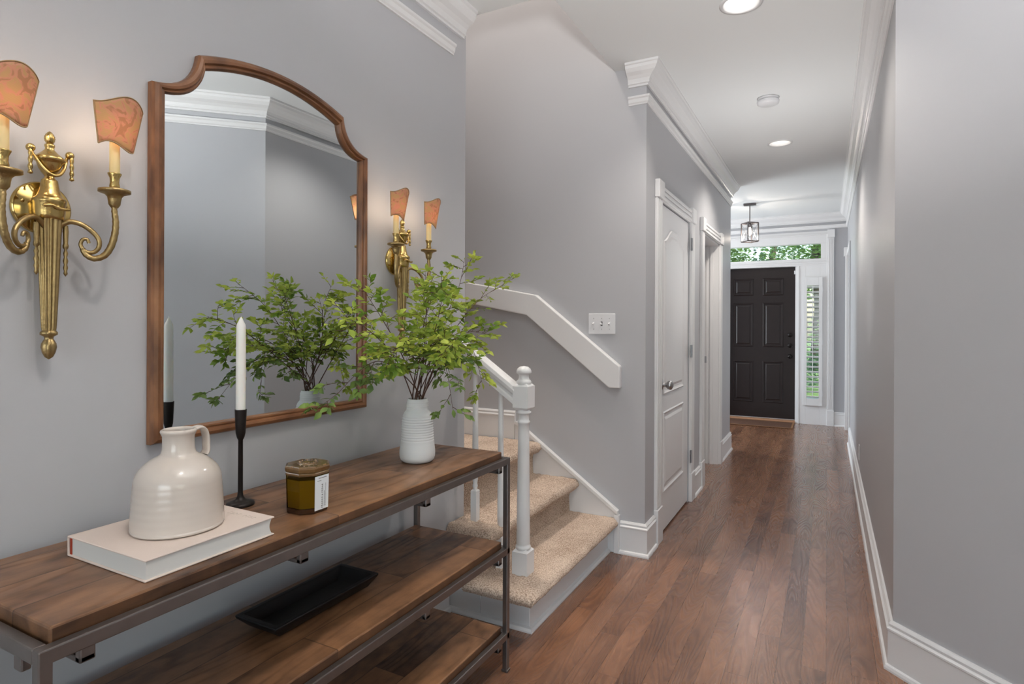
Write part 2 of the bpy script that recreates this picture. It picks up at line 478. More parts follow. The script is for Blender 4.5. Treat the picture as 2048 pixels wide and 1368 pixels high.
fl = MB(); fl.box(-3.6, -4.1, -0.1, 4.1, 8.72, 0.0)
struct(fl.build('floor', M_floor), 'brown oak strip floor running down the hall to the front door', 'floor')

ce = MB()
ce.box(-1.62, -4.1, CEIL, 4.1, 2.345, CEIL + .25)           # over the room
ce.box(-1.067, 2.345, CEIL, 4.1, 3.23, CEIL + .25)          # beside the stair opening
ce.box(-3.6, 3.35, CEIL, 4.1, 8.8, CEIL + .25)              # over hall and entry
ce.box(-1.067, 3.23, CEIL, 4.1, 3.35, CEIL + .25)
struct(ce.build('ceiling', M_ceil), 'white ceiling with an open stairwell at upper left', 'ceiling')

w = MB(); w.box(-1.62, -4.1, 0, WX, 2.345, CEIL); w.box(-1.62, -4.1, CEIL + .25, WX, 2.345, 5.3)
struct(w.build('wall_left', M_wall), 'grey wall behind the console table', 'wall')
w = MB(); w.box(-2.75, SY, 0, HX - .12, SY + .12, 5.3); w.box(HX - .12, SY, 0, HX, SY + .12, CEIL); w.box(HX - .12, SY, CEIL + .25, -0.9, SY + .12, 5.3)
struct(w.build('wall_stair', M_wall), 'grey stairwell wall rising through the ceiling opening', 'wall')
w = MB(); w.box(-2.87, -1, 0, -2.75, 3.35, 5.3); w.box(-1.067, 2.345, CEIL + .25, -.95, 3.23, 5.3); w.box(-2.75, -1, 0, -1.62, -.9, 5.3); w.box(-2.87, -1, 5.3, -.9, 3.35, 5.4)
w.box(-1.50, 2.225, CEIL + .25, -.95, 2.345, 5.3)
struct(w.build('wall_stairwell', M_wall), 'grey walls of the upper stairwell', 'wall')
# left hall wall with the closet opening and the doorway
w = MB(); x0, x1 = HX - .12, HX
w.box(x0, SY + .12, 0, x1, 3.54, CEIL); w.box(x0, 3.54, 2.02, x1, 4.38, CEIL); w.box(x0, 4.38, 0, x1, 4.90, CEIL)
w.box(x0, 4.90, 2.02, x1, 5.70, CEIL); w.box(x0, 5.70, 0, x1, 6.45, CEIL)
struct(w.build('wall_hall_left', M_wall), 'grey wall on the left of the hall with the closet door', 'wall')
w = MB(); w.box(-3.6, 6.33, 0, x0, 6.45, CEIL)
struct(w.build('wall_dining', M_wall), 'grey wall of the side room by the entry', 'wall')
w = MB(); w.box(-3.6, 6.45, 0, -3.48, 6.7, CEIL); w.box(-3.6, 8.3, 0, -3.48, 8.8, CEIL); w.box(-3.6, 6.7, 0, -3.48, 8.3, .6); w.box(-3.6, 6.7, 2.3, -3.48, 8.3, CEIL)
struct(w.build('wall_dining_window', M_wall), 'grey side room wall with a window', 'wall')
# right wall with the doorway near the entry
w = MB(); w.box(RX, 2.62, 0, RX + .12, 7.46, CEIL); w.box(RX, 7.46, 2.14, RX + .12, 8.30, CEIL); w.box(RX, 8.30, 0, RX + .12, 8.8, CEIL)
struct(w.build('wall_right', M_wall), 'grey wall along the right of the hall', 'wall')
D0 = (RX, 2.62); D1 = (RX + 2.62, 0.0)
w = MB(); w.prism([D0, (D0[0] + .17, D0[1]), (D1[0] + .12, D1[1] + .05), D1], 0, CEIL, 'z')
struct(w.build('wall_diagonal', M_wall), 'grey angled wall at the right edge', 'wall')
w = MB(); w.box(D1[0], 0.0, 0, 4.1, .12, CEIL); w.box(3.98, -4.1, 0, 4.1, -3.3, CEIL); w.box(3.98, -.9, 0, 4.1, 0, CEIL); w.box(3.98, -3.3, 0, 4.1, -.9, .6); w.box(3.98, -3.3, 2.3, 4.1, -.9, CEIL)
struct(w.build('wall_room_side', M_wall), 'grey wall of the room behind the viewer', 'wall')
w = MB(); w.box(-1.5, -4.1, 0, -.7, -3.98, CEIL); w.box(2.5, -4.1, 0, 3.98, -3.98, CEIL); w.box(-.7, -4.1, 0, 2.5, -3.98, .5); w.box(-.7, -4.1, 2.4, 2.5, -3.98, CEIL)
struct(w.build('wall_back', M_wall), 'grey wall with windows behind the viewer', 'wall')
# entry wall round door, sidelight and transom
w = MB(); w.box(-3.6, EY, 0, -1.45, EY + .15, CEIL); w.box(.0, EY, 0, RX, EY + .15, CEIL); w.box(-1.45, EY, 2.40, 0, EY + .15, CEIL)
struct(w.build('wall_entry', M_wall), 'grey wall round the front door', 'wall')

# crown moulding, picture rail, baseboard profiles
def arc(cx, cz, r, a0, a1, n=5):
    return [(cx + r * math.cos(R(a0 + (a1 - a0) * i / n)), cz + r * math.sin(R(a0 + (a1 - a0) * i / n))) for i in range(n + 1)]
def crown(zt):
    return [(0, zt), (.085, zt), (.085, zt - .012), (.078, zt - .016), (.074, zt - .030), (.060, zt - .048), (.040, zt - .060),
            (.026, zt - .074), (.020, zt - .088), (.020, zt - .098), (.012, zt - .101), (.012, zt - .112), (0, zt - .112)]
def rail(zt):
    return [(0, zt), (.022, zt), (.022, zt - .010), (.015, zt - .016), (.013, zt - .034), (.007, zt - .040), (.007, zt - .046), (0, zt - .046)]
def base(h, z0=0):
    return [(0, z0), (.030, z0), (.030, z0 + .008), (.026, z0 + .017), (.018, z0 + .021), (.017, z0 + h - .036), (.021, z0 + h - .032), (.021, z0 + h - .026), (.012, z0 + h - .020), (.015, z0 + h - .010), (.008, z0 + h), (0, z0 + h)]
def trim(name, prof, path, label, cat):
    return struct(MB().sweep(prof, path).build(name, M_trim), label, cat)
trim('trim_1', crown(CEIL), [(WX, -3.98), (WX, 2.315)], 'white crown moulding above the mirror wall', 'crown moulding')
trim('trim_2', rail(2.538), [(WX, -3.98), (WX, 2.235)], 'white picture rail above the mirror', 'moulding')
trim('trim_3', crown(CEIL), [(-.985, SY), (HX, SY), (HX, 6.50)], 'white crown moulding over the left hall wall', 'crown moulding')
trim('trim_4', rail(2.545), [(-.985, SY), (HX, SY), (HX, 6.45)], 'white picture rail over the left hall wall', 'moulding')
trim('trim_5', crown(CEIL), [(-3.48, EY), (RX, EY), (RX, 2.62), D1], 'white crown moulding from the entry down the right wall', 'crown moulding')
trim('trim_6', rail(2.562), [(-3.48, EY), (RX, EY), (RX, 2.62), D1], 'white picture rail from the entry down the right wall', 'moulding')
BH = .180
trim('baseboard_left', base(BH), [(WX, -3.98), (WX, 2.20)], 'white baseboard behind the console table', 'baseboard')
trim('baseboard_corner', base(BH), [(-1.035, SY), (HX, SY), (HX, 3.41)], 'white baseboard wrapping the corner beside the first stair step', 'baseboard')
trim('baseboard_hall', base(BH), [(HX, 4.51), (HX, 4.79)], 'white baseboard between the closet door and the doorway', 'baseboard')
trim('baseboard_far', base(BH), [(HX, 5.81), (HX, 6.45), (HX - .3, 6.45)][:2], 'white baseboard past the doorway', 'baseboard')
trim('baseboard_right', base(BH), [(RX, 7.36), (RX, 2.62), D1], 'white baseboard along the right wall', 'baseboard')
trim('baseboard_entry', base(BH), [(.078, EY), (RX, EY), (RX, 8.40)], 'white baseboard right of the sidelight', 'baseboard')
trim('baseboard_landing', [(0, .56), (.017, .56)] + base(.18, .566)[5:], [(-2.75, SY), (-1.69, SY)], 'white baseboard above the stair landing', 'baseboard')

# ------------------------------------------------------------------ doors and casings on the left hall wall
def casing(root, X, y0, y1, ztop, cw=.11, dirx=1, blocks=True, foot=True):
    """fluted casing legs at y0..y0+cw and y1-cw..y1, header with corner blocks, on plane X facing dirx"""
    t = .02 * dirx
    for a in (y0, y1 - cw):
        m = MB()
        m.box(X, a, .0, X + t * .7, a + cw, ztop)
        for k in range(4):
            c = a + cw * (k + .5) / 4
            m.box(X, c - cw * .09, .21, X + t, c + cw * .09, ztop - .002)
        m.build('casing_leg', M_trim, root, bevel=.002)
        if foot: MB().box(X, a - .004, 0, X + t * 1.35, a + cw + .004, .205).build('plinth_block', M_trim, root, bevel=.003)
        MB().box(X, a - .006, ztop, X + t * 1.5, a + cw + .006, ztop + .105).build('corner_block', M_trim, root, bevel=.004)
    m = MB(); m.box(X, y0 + cw, ztop, X + t * .7, y1 - cw, ztop + .092)
    for k in range(3): m.box(X, y0 + cw, ztop + .006 + k * .03, X + t * 1.1, y1 - cw, ztop + .024 + k * .03)
    m.build('casing_header', M_trim, root, bevel=.003)

def hinge(root, X, y, z, h=.09):
    o = MB().box(X, y - .022, z - h / 2, X + .003, y + .004, z + h / 2).lathe([(.006, -h / 2), (.006, h / 2)], (X + .007, y, z), 10)
    return o.build('hinge', M_nickel, root)

d1 = sroot('door_1', (HX, 3.95, 0), 'white two panel closet door with an arched upper panel and round knob', 'door')
casing(d1, HX, 3.42, 4.50, 2.02)
xd = HX - .004
leaf = MB().box(xd - .035, 3.55, .012, xd, 4.372, 2.012)
leaf.build('door_leaf', M_trim, d1, bevel=.002)
def ring_panel(poly, X, w1, depth, name, root, m):
    """moulded panel: sunk groove ring and raised field on plane X; poly in (y,z) ccw"""
    def inset(p, d):
        out = []; n = len(p)
        cx = sum(a for a, b in p) / n; cz = sum(b for a, b in p) / n
        for i in range(n):
            p0 = Vector(p[i - 1]); p1 = Vector(p[i]); p2 = Vector(p[(i + 1) % n])
            e1 = (p1 - p0).normalized(); e2 = (p2 - p1).normalized()
            n1 = Vector((-e1.y, e1.x)); n2 = Vector((-e2.y, e2.x))
            mm = n1 + n2; mm = mm / max(.35, mm.dot(n1))
            out.append(tuple(p1 + mm * d))
        return out
    b = MB(); L_ = [(poly, 0.0005), (inset(poly, w1 * .25), depth), (inset(poly, w1 * .5), depth * .35), (inset(poly, w1), -depth * .3), (inset(poly, w1 * 1.8), depth * .75)]
    n = len(poly); vs = []
    for pl, h in L_: vs += [(X + h, a, z) for a, z in pl]
    fs = []
    for k in range(len(L_) - 1):
        for i in range(n):
            fs.append((k * n + i, k * n + (i + 1) % n, (k + 1) * n + (i + 1) % n, (k + 1) * n + i))
    fs.append(tuple(range((len(L_) - 1) * n, len(L_) * n)))
    b.add(vs, fs)
    return b.build(name, m, root)
archp = [(3.64, .85), (4.21, .85), (4.21, 1.80)]
for i in range(1, 20):
    t = i / 20; y = 4.21 - t * .57
    s_ = 1 - abs(2 * t - 1)
    archp.append((y, 1.80 + .085 * (0.5 - 0.5 * math.cos(PI * min(1, s_ * 1.25)))))
archp.append((3.64, 1.80))
ring_panel(archp, xd, .03, .007, 'arched_panel', d1, M_trim)
ring_panel([(3.64, .25), (4.21, .25), (4.21, .745), (3.64, .745)], xd, .03, .007, 'lower_panel', d1, M_trim)
kb = MB(); mx = Matrix.Rotation(R(90), 3, 'Y')
kb.lathe([(.031, 0), (.031, .004), (.022, .009), (.012, .012), (.011, .026), (.017, .032), (.026, .040), (.029, .052), (.026, .062), (.014, .069), (.0001, .071)], (xd, 3.607, .915), 24, mx)
plabel(kb.build('door_knob', M_nickel, d1), 'satin nickel round knob')
for z in (1.86, 1.09, .33): hinge(d1, HX + .014, 4.384, z)

d2 = sroot('door_2', (HX, 5.3, 0), 'white cased doorway beyond the closet with a strike plate in its jamb', 'doorway')
casing(d2, HX, 4.79, 5.81, 2.02, cw=.108)
m = MB(); m.box(HX - .13, 4.885, 0, HX + .001, 4.90, 2.02); m.build('jamb', M_trim, d2)
m = MB(); m.box(HX - .13, 5.685, 0, HX + .001, 5.70, 2.02); m.box(HX - .07, 5.672, 0, HX - .045, 5.686, 2.02); m.box(HX - .105, 5.676, 0, HX - .085, 5.686, 2.02); m.build('jamb', M_trim, d2)
m = MB(); m.box(HX - .13, 4.90, 2.005, HX + .001, 5.70, 2.02); m.build('head_jamb', M_trim, d2)
m = MB(); m.box(HX - .165, 4.9, 0.01, HX - .13, 5.70, 2.01); m.build('door_leaf', M_trim, d2)
m = MB(); m.box(HX - .125, 5.668, .93, HX - .100, 5.678, .99); plabel(m.build('strike_plate', M_nickel, d2), 'nickel strike plate')

d3 = sroot('door_3', (RX, 7.88, 0), 'white cased doorway on the right wall beside the entry', 'doorway')
m = MB()
m.box(RX, 7.375, 0, RX - .018, 7.46, 2.20)
m.build('casing_leg', M_trim, d3, bevel=.003)
m = MB(); m.box(RX, 8.30, 0, RX - .03, 8.385, 2.14); m.build('casing_leg', M_trim, d3, bevel=.003)
m = MB(); m.box(RX, 7.46, 2.13, RX - .016, 8.29, 2.20); m.build('casing_header', M_trim, d3, bevel=.003)
m = MB(); m.box(RX, 8.29, 2.13, RX - .045, 8.395, 2.235); m.build('corner_block', M_trim, d3, bevel=.004)
m = MB(); m.box(RX + .075, 7.46, 0.01, RX + .11, 8.30, 2.13); m.build('door_leaf', M_trim, d3)

# ------------------------------------------------------------------ front door, transom and sidelight
DY = 8.68
d4 = sroot('door_4', (-.825, DY, 0), 'dark six panel front door with three round locks', 'front door')
lf = MB().box(-1.28, DY, .03, -.373, DY + .045, 2.05); lf.build('door_leaf', M_door_dark, d4, bevel=.002)
def panel_y(x0, z0, x1, z1):
    b = MB()
    Y = DY
    rings = [(0, 0), (.008, -.008), (.018, -.007), (.026, .004), (.03, .004), (.05, -.005)]
    vs = []; 
    for ins, h in rings:
        vs += [(x0 + ins, Y + h - .0005, z0 + ins), (x1 - ins, Y + h - .0005, z0 + ins), (x1 - ins, Y + h - .0005, z1 - ins), (x0 + ins, Y + h - .0005, z1 - ins)]
    fs = []
    for k in range(len(rings) - 1):
        for i in range(4): fs.append((k * 4 + i, k * 4 + (i + 1) % 4, (k + 1) * 4 + (i + 1) % 4, (k + 1) * 4 + i))
    k = (len(rings) - 1) * 4; fs.append((k, k + 1, k + 2, k + 3))
    b.add(vs, fs); b.build('door_panel', M_door_dark, d4)
for xa, xb in ((-1.15, -.893), (-.775, -.518)):
    for za, zb in ((1.68, 1.91), (.985, 1.58), (.235, .795)): panel_y(xa, za, xb, zb)
mxy = Matrix.Rotation(R(90), 3, 'X')
for z in (1.15, 1.01, .866):
    k = MB().lathe([(.030, 0), (.030, .010), (.024, .016), (.020, .028), (.024, .036), (.022, .045), (.0001, .047)] if z < .9 else [(.030, 0), (.030, .008), (.024, .018), (.0001, .02)], (-.439, DY, z), 20, mxy)
    k.build('lock', M_bronze, d4)
m = MB(); m.box(-.395, DY - .012, 1.93, -.345, DY + .0, 1.99); plabel(MB().box(-.392, DY - .022, 1.955, -.378, DY - .0, 2.0).build('door_sensor', M_plastic, d4), 'small white alarm sensor')
fr = MB(); fr.box(-.373, EY + .015, 0, -.338, DY + .06, 2.06); fr.box(-1.32, EY + .015, 0, -1.282, DY + .06, 2.06); fr.box(-1.32, EY + .015, 2.052, -.338, DY + .06, 2.075)
fr.build('door_frame', M_trim, d4, bevel=.003)
MB().box(-1.28, EY + .0, 0.0, -.373, DY + .05, .022).build('threshold', M_thresh, d4, bevel=.004)
# white surround
sr = MB()
sr.box(-1.45, EY - .004, 2.05, 0.0, EY + .05, 2.14)          # bar between door and transom
sr.box(-1.45, EY - .004, 2.335, 0.0, EY + .05, 2.49)         # above transom
sr.box(-.078, EY - .004, 2.14, 0.0, EY + .05, 2.335)
sr.box(-1.45, EY - .004, 2.14, -1.35, EY + .05, 2.335)
sr.box(-.34, EY - .004, 0, -.25, EY + .05, 2.05); sr.box(-.085, EY - .004, 0, 0, EY + .05, 2.05)
sr.box(-.25, EY - .004, 0, -.085, EY + .05, .33); sr.box(-.25, EY - .004, 1.80, -.085, EY + .05, 2.05)
sr.box(-.345, EY - .012, 0, -.325, EY + .02, 2.05); sr.box(-1.45, EY - .016, 2.075, 0, EY, 2.09); sr.box(-1.45, EY - .012, 2.105, 0, EY, 2.115)
sr.box(-1.45, EY - .02, 2.44, 0.0, EY, 2.455); sr.box(-1.45, EY - .004, 0, -1.32, EY + .05, 2.14)
sr.box(-.012, EY - .012, 0, 0.0, EY + .02, 2.44)
struct(sr.build('trim_7', M_trim, bevel=.002), 'white panelled surround of the front door, sidelight and transom', 'door surround')
pl = MB(); pl.box(0.0, EY - .022, .19, .072, EY + .001, 2.40)
for k in range(4): pl.box(.008 + k * .0165, EY - .028, .22, .017 + k * .0165, EY - .02, 2.38)
pl.box(-.006, EY - .034, 2.40, .078, EY + .001, 2.50); pl.box(-.003, EY - .032, 0, .076, EY + .001, .195)
struct(pl.build('trim_8', M_trim, bevel=.0015), 'white fluted pilaster right of the sidelight', 'pilaster')
w2 = sroot('window_2', (-.7, EY, 2.24), 'wide transom window over the front door showing trees', 'window')
m = MB(); m.box(-1.35, EY + .05, 2.10, 0, EY + .09, 2.143); m.box(-1.35, EY + .05, 2.332, 0, EY + .09, 2.42); m.box(-.078, EY + .05, 2.143, 0, EY + .09, 2.332); m.box(-1.42, EY + .05, 2.10, -1.35, EY + .09, 2.42)
m.build('window_frame', M_trim, w2)
MB().box(-1.35, EY + .068, 2.143, -.078, EY + .072, 2.332).build('pane', M_glass, w2)
w1 = sroot('window_1', (-.17, EY, 1.06), 'narrow sidelight window right of the front door', 'window')
m = MB(); m.box(-.30, EY + .05, .20, -.25, EY + .15, 1.90); m.box(-.085, EY + .05, .20, 0, EY + .15, 1.90); m.box(-.25, EY + .05, .20, -.085, EY + .15, .33); m.box(-.25, EY + .05, 1.80, -.085, EY + .15, 2.1); m.box(-.338, EY + .05, 0, -.30, EY + .15, 2.1)
m.box(-.30, EY + .05, 0, 0, EY + .15, .20)
m.build('window_frame', M_trim, w1)
MB().box(-.25, EY + .13, .33, -.085, EY + .134, 1.80).build('pane', M_glass, w1)
sh = thing('plantation_shutter', 'narrow white louvred shutter on the sidelight window right of the front door', 'shutter', (-.168, EY - .01, .246))
m = MB(); ya, yb = EY - .034, EY - .006
m.box(-.277, ya, .246, -.236, yb, 1.90); m.box(-.098, ya, .246, -.058, yb, 1.90); m.box(-.236, ya, .246, -.098, yb, .336); m.box(-.236, ya, 1.79, -.098, yb, 1.90)
m.build('shutter_frame', M_trim, sh, bevel=.002)
nl = 23
for k in range(nl):
    z = .36 + k * (1.77 - .36) / (nl - 1)
    mm = Matrix.Rotation(R(-22), 3, 'X')
    MB().obox((-.167, EY - .02, z), (.068, .026, .0035), mm).build('louver', M_trim, sh)
MB().box(-.171, ya - .016, .36, -.163, ya - .008, 1.77).build('tilt_rod', M_trim, sh)
for z in (.40, 1.06, 1.74): MB().box(-.058, ya, z - .03, -.052, yb, z + .03).build('hinge', M_plastic, sh)

dm = MB(); dm.box(-1.27, 8.04, .0015, -.375, 8.55, .010)
dm = tag(dm.build('door_mat', M_mat, origin=(-.82, 8.3, 0)), 'thin brown woven mat on the floor before the front door', 'mat')
bm_ = MB()
for a in ((-1.27, 8.04, -.375, 8.062), (-1.27, 8.528, -.375, 8.55), (-1.27, 8.062, -1.248, 8.528), (-.397, 8.062, -.375, 8.528)): bm_.box(a[0], a[1], .009, a[2], a[3], .013)
plabel(bm_.build('border', mat('mat_border', lin(134, 96, 62), .9), dm), 'lighter brown mat border')

# windows of the unseen rooms (area lamps just inside stand in for their daylight)
def plain_window(name, boxes, pane, label):
    r = sroot(name, pane[:3], label, 'window')
    m = MB()
    for b in boxes: m.box(*b)
    m.build('window_frame', M_trim, r); MB().box(*pane).build('pane', M_glass, r)
plain_window('window_3', [(-.7, -4.1, .5, -.62, -3.99, 2.4), (2.42, -4.1, .5, 2.5, -3.99, 2.4), (-.62, -4.1, .5, 2.42, -3.99, .58), (-.62, -4.1, 2.32, 2.42, -3.99, 2.4), (.86, -4.1, .58, .94, -3.99, 2.32)], (-.62, -4.06, .58, 2.42, -4.05, 2.32), 'wide window in the room behind the viewer')
plain_window('window_4', [(3.99, -3.3, .6, 4.1, -3.22, 2.3), (3.99, -.98, .6, 4.1, -.9, 2.3), (3.99, -3.22, .6, 4.1, -.98, .68), (3.99, -3.22, 2.22, 4.1, -.98, 2.3)], (4.05, -3.22, .68, 4.06, -.98, 2.22), 'side window in the room behind the viewer')
plain_window('window_5', [(-3.6, 6.7, .6, -3.49, 6.78, 2.3), (-3.6, 8.22, .6, -3.49, 8.3, 2.3), (-3.6, 6.78, .6, -3.49, 8.22, .68), (-3.6, 6.78, 2.22, -3.49, 8.22, 2.3)], (-3.56, 6.78, .68, -3.55, 8.22, 2.22), 'window of the side room beside the entry')

# ------------------------------------------------------------------ outdoors beyond the front door
g = MB(); g.box(-30, 8.75, -.35, 30, 60, -.15)
tag(g.build('lawn', M_lawn), 'green lawn seen through the sidelight', 'grass', kind='stuff')
g = MB(); g.box(-2.2, 8.74, -.15, 1.6, 10.4, -.02)
struct(g.build('porch', M_cement), 'pale concrete porch outside the front door', 'porch')
def tree(name, x, y, h, rad, zc, n, label, m, seed, lsz=.16):
    rnd = random.Random(seed)
    t = thing(name, label, 'tree' if h > 2 else 'bush', (x, y, -.15))
    tr = MB(); tr.tube([(x, y, -.15), (x + .1, y, zc * .5), (x - .05, y + .1, zc), (x + .2, y, zc + rad[2] * .5)], [.22, .17, .12, .03] if h > 2 else [.05, .04, .03, .01], 8)
    tr.build('trunk', M_bark, t)
    f = MB(); vs = []; fs = []
    blobs = [(rnd.gauss(0, .5), rnd.gauss(0, .5), rnd.gauss(0, .45), rnd.uniform(.3, .55)) for _ in range(16)]
    for i in range(n):
        b = rnd.choice(blobs)
        d = Vector((rnd.gauss(0, 1), rnd.gauss(0, 1), rnd.gauss(0, 1))).normalized() * b[3] * rnd.uniform(.5, 1)
        p = Vector((x + (b[0] + d.x) * rad[0], y + (b[1] + d.y) * rad[1], zc + (b[2] + d.z) * rad[2]))
        if p.z < -.1: continue
        q = Matrix.Rotation(rnd.uniform(0, 2 * PI), 3, 'Z') @ Matrix.Rotation(rnd.uniform(-1.2, 1.2), 3, 'X')
        s = lsz * rnd.uniform(.6, 1.2)
        k = len(vs)
        for a, bb in ((-.5, 0), (0, -.28), (.5, 0), (0, .28)): vs.append(p + q @ Vector((a * s, bb * s, 0)))
        fs.append((k, k + 1, k + 2, k + 3))
    f.add(vs, fs); f.build('foliage', m, t, recalc=False)
    return t
tree('leafy_tree', -3.1, 20, 7, (1.1, 1.1, 1.6), 3.4, 4200, 'light green tree seen at the left end of the transom', M_tree, 3)
tree('leafy_tree', -1.9, 25.5, 7, (1.3, 1.2, 1.8), 4.0, 2600, 'blue green tree seen in the middle of the transom', M_tree2, 4)
tree('leafy_tree', -.3, 21, 7, (1.1, 1.1, 1.6), 3.6, 4400, 'dense green tree seen at the right end of the transom', M_tree, 5)
tree('round_shrub', -.9, 14, 1.2, (1.1, .7, .7), .35, 4200, 'low green shrub seen through the louvres of the sidelight', M_tree2, 6, .08)
tree('round_shrub', .6, 16.5, 1.2, (1.3, .9, .9), .5, 4200, 'farther pale shrub seen through the louvres of the sidelight', M_tree, 7, .09)

# ------------------------------------------------------------------ staircase
S = thing('staircase', 'white and beige carpeted stair going up beside the newel post', 'stairs', (-1.09, 2.7, 0))
m = MB(); m.box(-1.33, 2.215, 0, -1.09, SY - .002, .165); m.box(WX + .002, 2.215, 0, -1.33, 2.34, .165)
m.build('riser', M_trim, S, bevel=.003)
m = MB().sweep([(0, 0), (.018, 0), (.018, .006), (.012, .016), (0, .02)], [(WX + .002, 2.215), (-1.09, 2.215), (-1.09, SY - .03)], side=1)
m.build('shoe_moulding', M_trim, S)
# stringer on the back wall
sp_ = [(-1.03, 0.0), (-1.03, .213), (-1.685, .672), (-1.685, 0)]
m = MB().prism(sp_, SY - .022, SY - .001, 'y'); m.build('stringer', M_trim, S, bevel=.002)
dx, dz = -1.685 + 1.03, .672 - .213; ll = math.hypot(dx, dz); nx, nz = -dz / ll * -1, -dx / ll
cp = [(-1.03, .213), (-1.685, .672), (-1.685 + nx * .022, .672 + nz * .022), (-1.03 + nx * .0, .213 + nz * .030)]
m = MB().prism(cp, SY - .034, SY - .001, 'y'); m.build('stringer_cap', M_trim, S, bevel=.003)
m = MB().box(-1.052, SY - .034, 0, -1.022, SY - .001, .215); m.build('stringer_end', M_trim, S, bevel=.003)

def rounded_carpet(x0, x1, y0, y1, z0, z1, open_x0=True, cell=.012, seed=0, rnd=.02):
    """pillow shaped carpet slab, nose at x1 and at the near side y0, surface roughened like pile"""
    b = MB()
    nx_ = max(4, int((x1 - x0) / cell)); ny_ = max(4, int((y1 - y0) / cell))
    h = z1 - z0
    def P(u, v, w_):
        return None
    prof = []
    # top sheet with wrapped edges: parameter distance past the edge turns down
    ext = int(h / cell) + 4
    vs = []; fs = []
    cols = nx_ + 1 + ext; rows = ny_ + 1 + ext
    for i in range(cols):
        for j in range(rows):
            sx = x0 + (x1 - x0) * min(i, nx_) / nx_; sy = y1 - (y1 - y0) * min(j, ny_) / ny_
            ox = max(0, i - nx_) / ext; oy = max(0, j - ny_) / ext
            a = max(ox, oy)
            z = z1 - h * a
            # rounding near the edges
            ex = max(0, rnd - (x1 - sx)) / rnd; ey = max(0, rnd - (sy - y0)) / rnd
            e = min(1.0, math.hypot(ex, ey))
            if a == 0: z -= rnd * (1 - math.sqrt(max(0, 1 - (e * .8) ** 2)))
            else: z = z1 - rnd * .4 - (h - rnd * .4) * a
            bulge = .010 * math.sin(PI * min(1, a * 1.1)) if a > 0 else 0
            px_ = sx + (bulge - .018 * max(0, a - .6)) * (1 if ox > 0 or ex > .5 else 0)
            py_ = sy - (bulge - .018 * max(0, a - .6)) * (1 if oy > 0 or ey > .5 else 0)
            q = Vector((px_ * 95, py_ * 95, z * 95 + seed))
            d = mnoise.noise(q) * .0032 + mnoise.noise(q * .3) * .003
            vs.append((px_ + (d if a > 0 and ox > 0 else 0), py_ - (d if a > 0 and oy > 0 else 0), z + (d if a < .3 else 0)))
    for i in range(cols - 1):
        for j in range(rows - 1):
            fs.append((i * rows + j, i * rows + j + 1, (i + 1) * rows + j + 1, (i + 1) * rows + j))
    b.add(vs, fs, True)
    return b
YB = SY - .024
rounded_carpet(-1.36, -1.035, 2.118, YB, .145, .195, seed=1).build('carpet_tread', M_carpet, S)
b = rounded_carpet(-1.497, -1.275, 2.205, YB, .325, .385, seed=9); b.build('carpet_tread', M_carpet, S)
b = rounded_carpet(-1.66, -1.490, 2.352, YB, .325, .385, seed=9); b.build('carpet_tread', M_carpet, S)
b = rounded_carpet(-2.74, -1.512, 2.350, YB, .515, .575, cell=.015, seed=17); b.build('carpet_landing', M_carpet, S)
def rough_box(x0, y0, z0, x1, y1, z1, seed):
    b = MB(); n = 60; k = 12
    vs = []; fs = []
    for i in range(n + 1):
        for j in range(k + 1):
            y = y0 + (y1 - y0) * i / n; z = z0 + (z1 - z0) * j / k
            vs.append((x1 + .012 * (1 - math.sin(PI * (.15 + .7 * j / k))) + mnoise.noise(Vector((y * 80, z * 80, seed))) * .004, y, z))
    for i in range(n):
        for j in range(k): fs.append((i * (k + 1) + j, i * (k + 1) + j + 1, (i + 1) * (k + 1) + j + 1, (i + 1) * (k + 1) + j))
    b.add(vs, fs, True); b.box(x0, y0, z0, x1, y1, z1)
    return b
rough_box(-1.495, 2.23, .17, -1.325, YB, .335, 3).build('carpet_riser', M_carpet, S)
rough_box(-1.70, 2.352, .36, -1.562, YB, .525, 5).build('carpet_riser', M_carpet, S)

# railing: newel, rail, balusters
RL = thing('stair_railing', 'white newel post and sloped handrail with turned balusters', 'railing', (-1.17, 2.31, .19))
def square_to_octagon(b, cx, cy, h, z0, z1, ch=.010):
    b.prism([(cx - h, cy - h), (cx + h, cy - h), (cx + h, cy + h), (cx - h, cy + h)], z0 + ch, z1 - ch, 'z')
    k = h - ch
    for za, zb in ((z1 - ch, z1), (z0 + ch, z0)):
        vs = [(cx - h, cy - h, za), (cx + h, cy - h, za), (cx + h, cy + h, za), (cx - h, cy + h, za), (cx - k, cy - k, zb), (cx + k, cy - k, zb), (cx + k, cy + k, zb), (cx - k, cy + k, zb)]
        b.add(vs, [(0, 1, 5, 4), (1, 2, 6, 5), (2, 3, 7, 6), (3, 0, 4, 7), (4, 5, 6, 7)])
nxp, nyp = -1.17, 2.31
b = MB(); square_to_octagon(b, nxp, nyp, .036, .905, 1.022, .012)
b.prism([(nxp - .036, nyp - .036), (nxp + .036, nyp - .036), (nxp + .036, nyp + .036), (nxp - .036, nyp + .036)], .185, .262, 'z')
square_to_octagon(b, nxp, nyp, .036, .248, .306, .014)
b.lathe([(.032, .30), (.034, .306), (.033, .314), (.029, .318), (.030, .324), (.0295, .36), (.027, .6), (.0245, .80), (.0235, .845), (.027, .848), (.0275, .856), (.024, .860), (.0235, .866), (.0235, .884), (.027, .888), (.0325, .892), (.0325, .898), (.028, .902), (.028, .908)], (nxp, nyp, 0), 32)
b.lathe([(.031, 1.018), (.033, 1.022), (.033, 1.030), (.030, 1.034), (.025, 1.038), (.0225, 1.046), (.0225, 1.056), (.025, 1.062), (.032, 1.0645), (.0335, 1.069), (.0325, 1.077), (.028, 1.086), (.018, 1.0935), (.0001, 1.097)], (nxp, nyp, 0), 32)
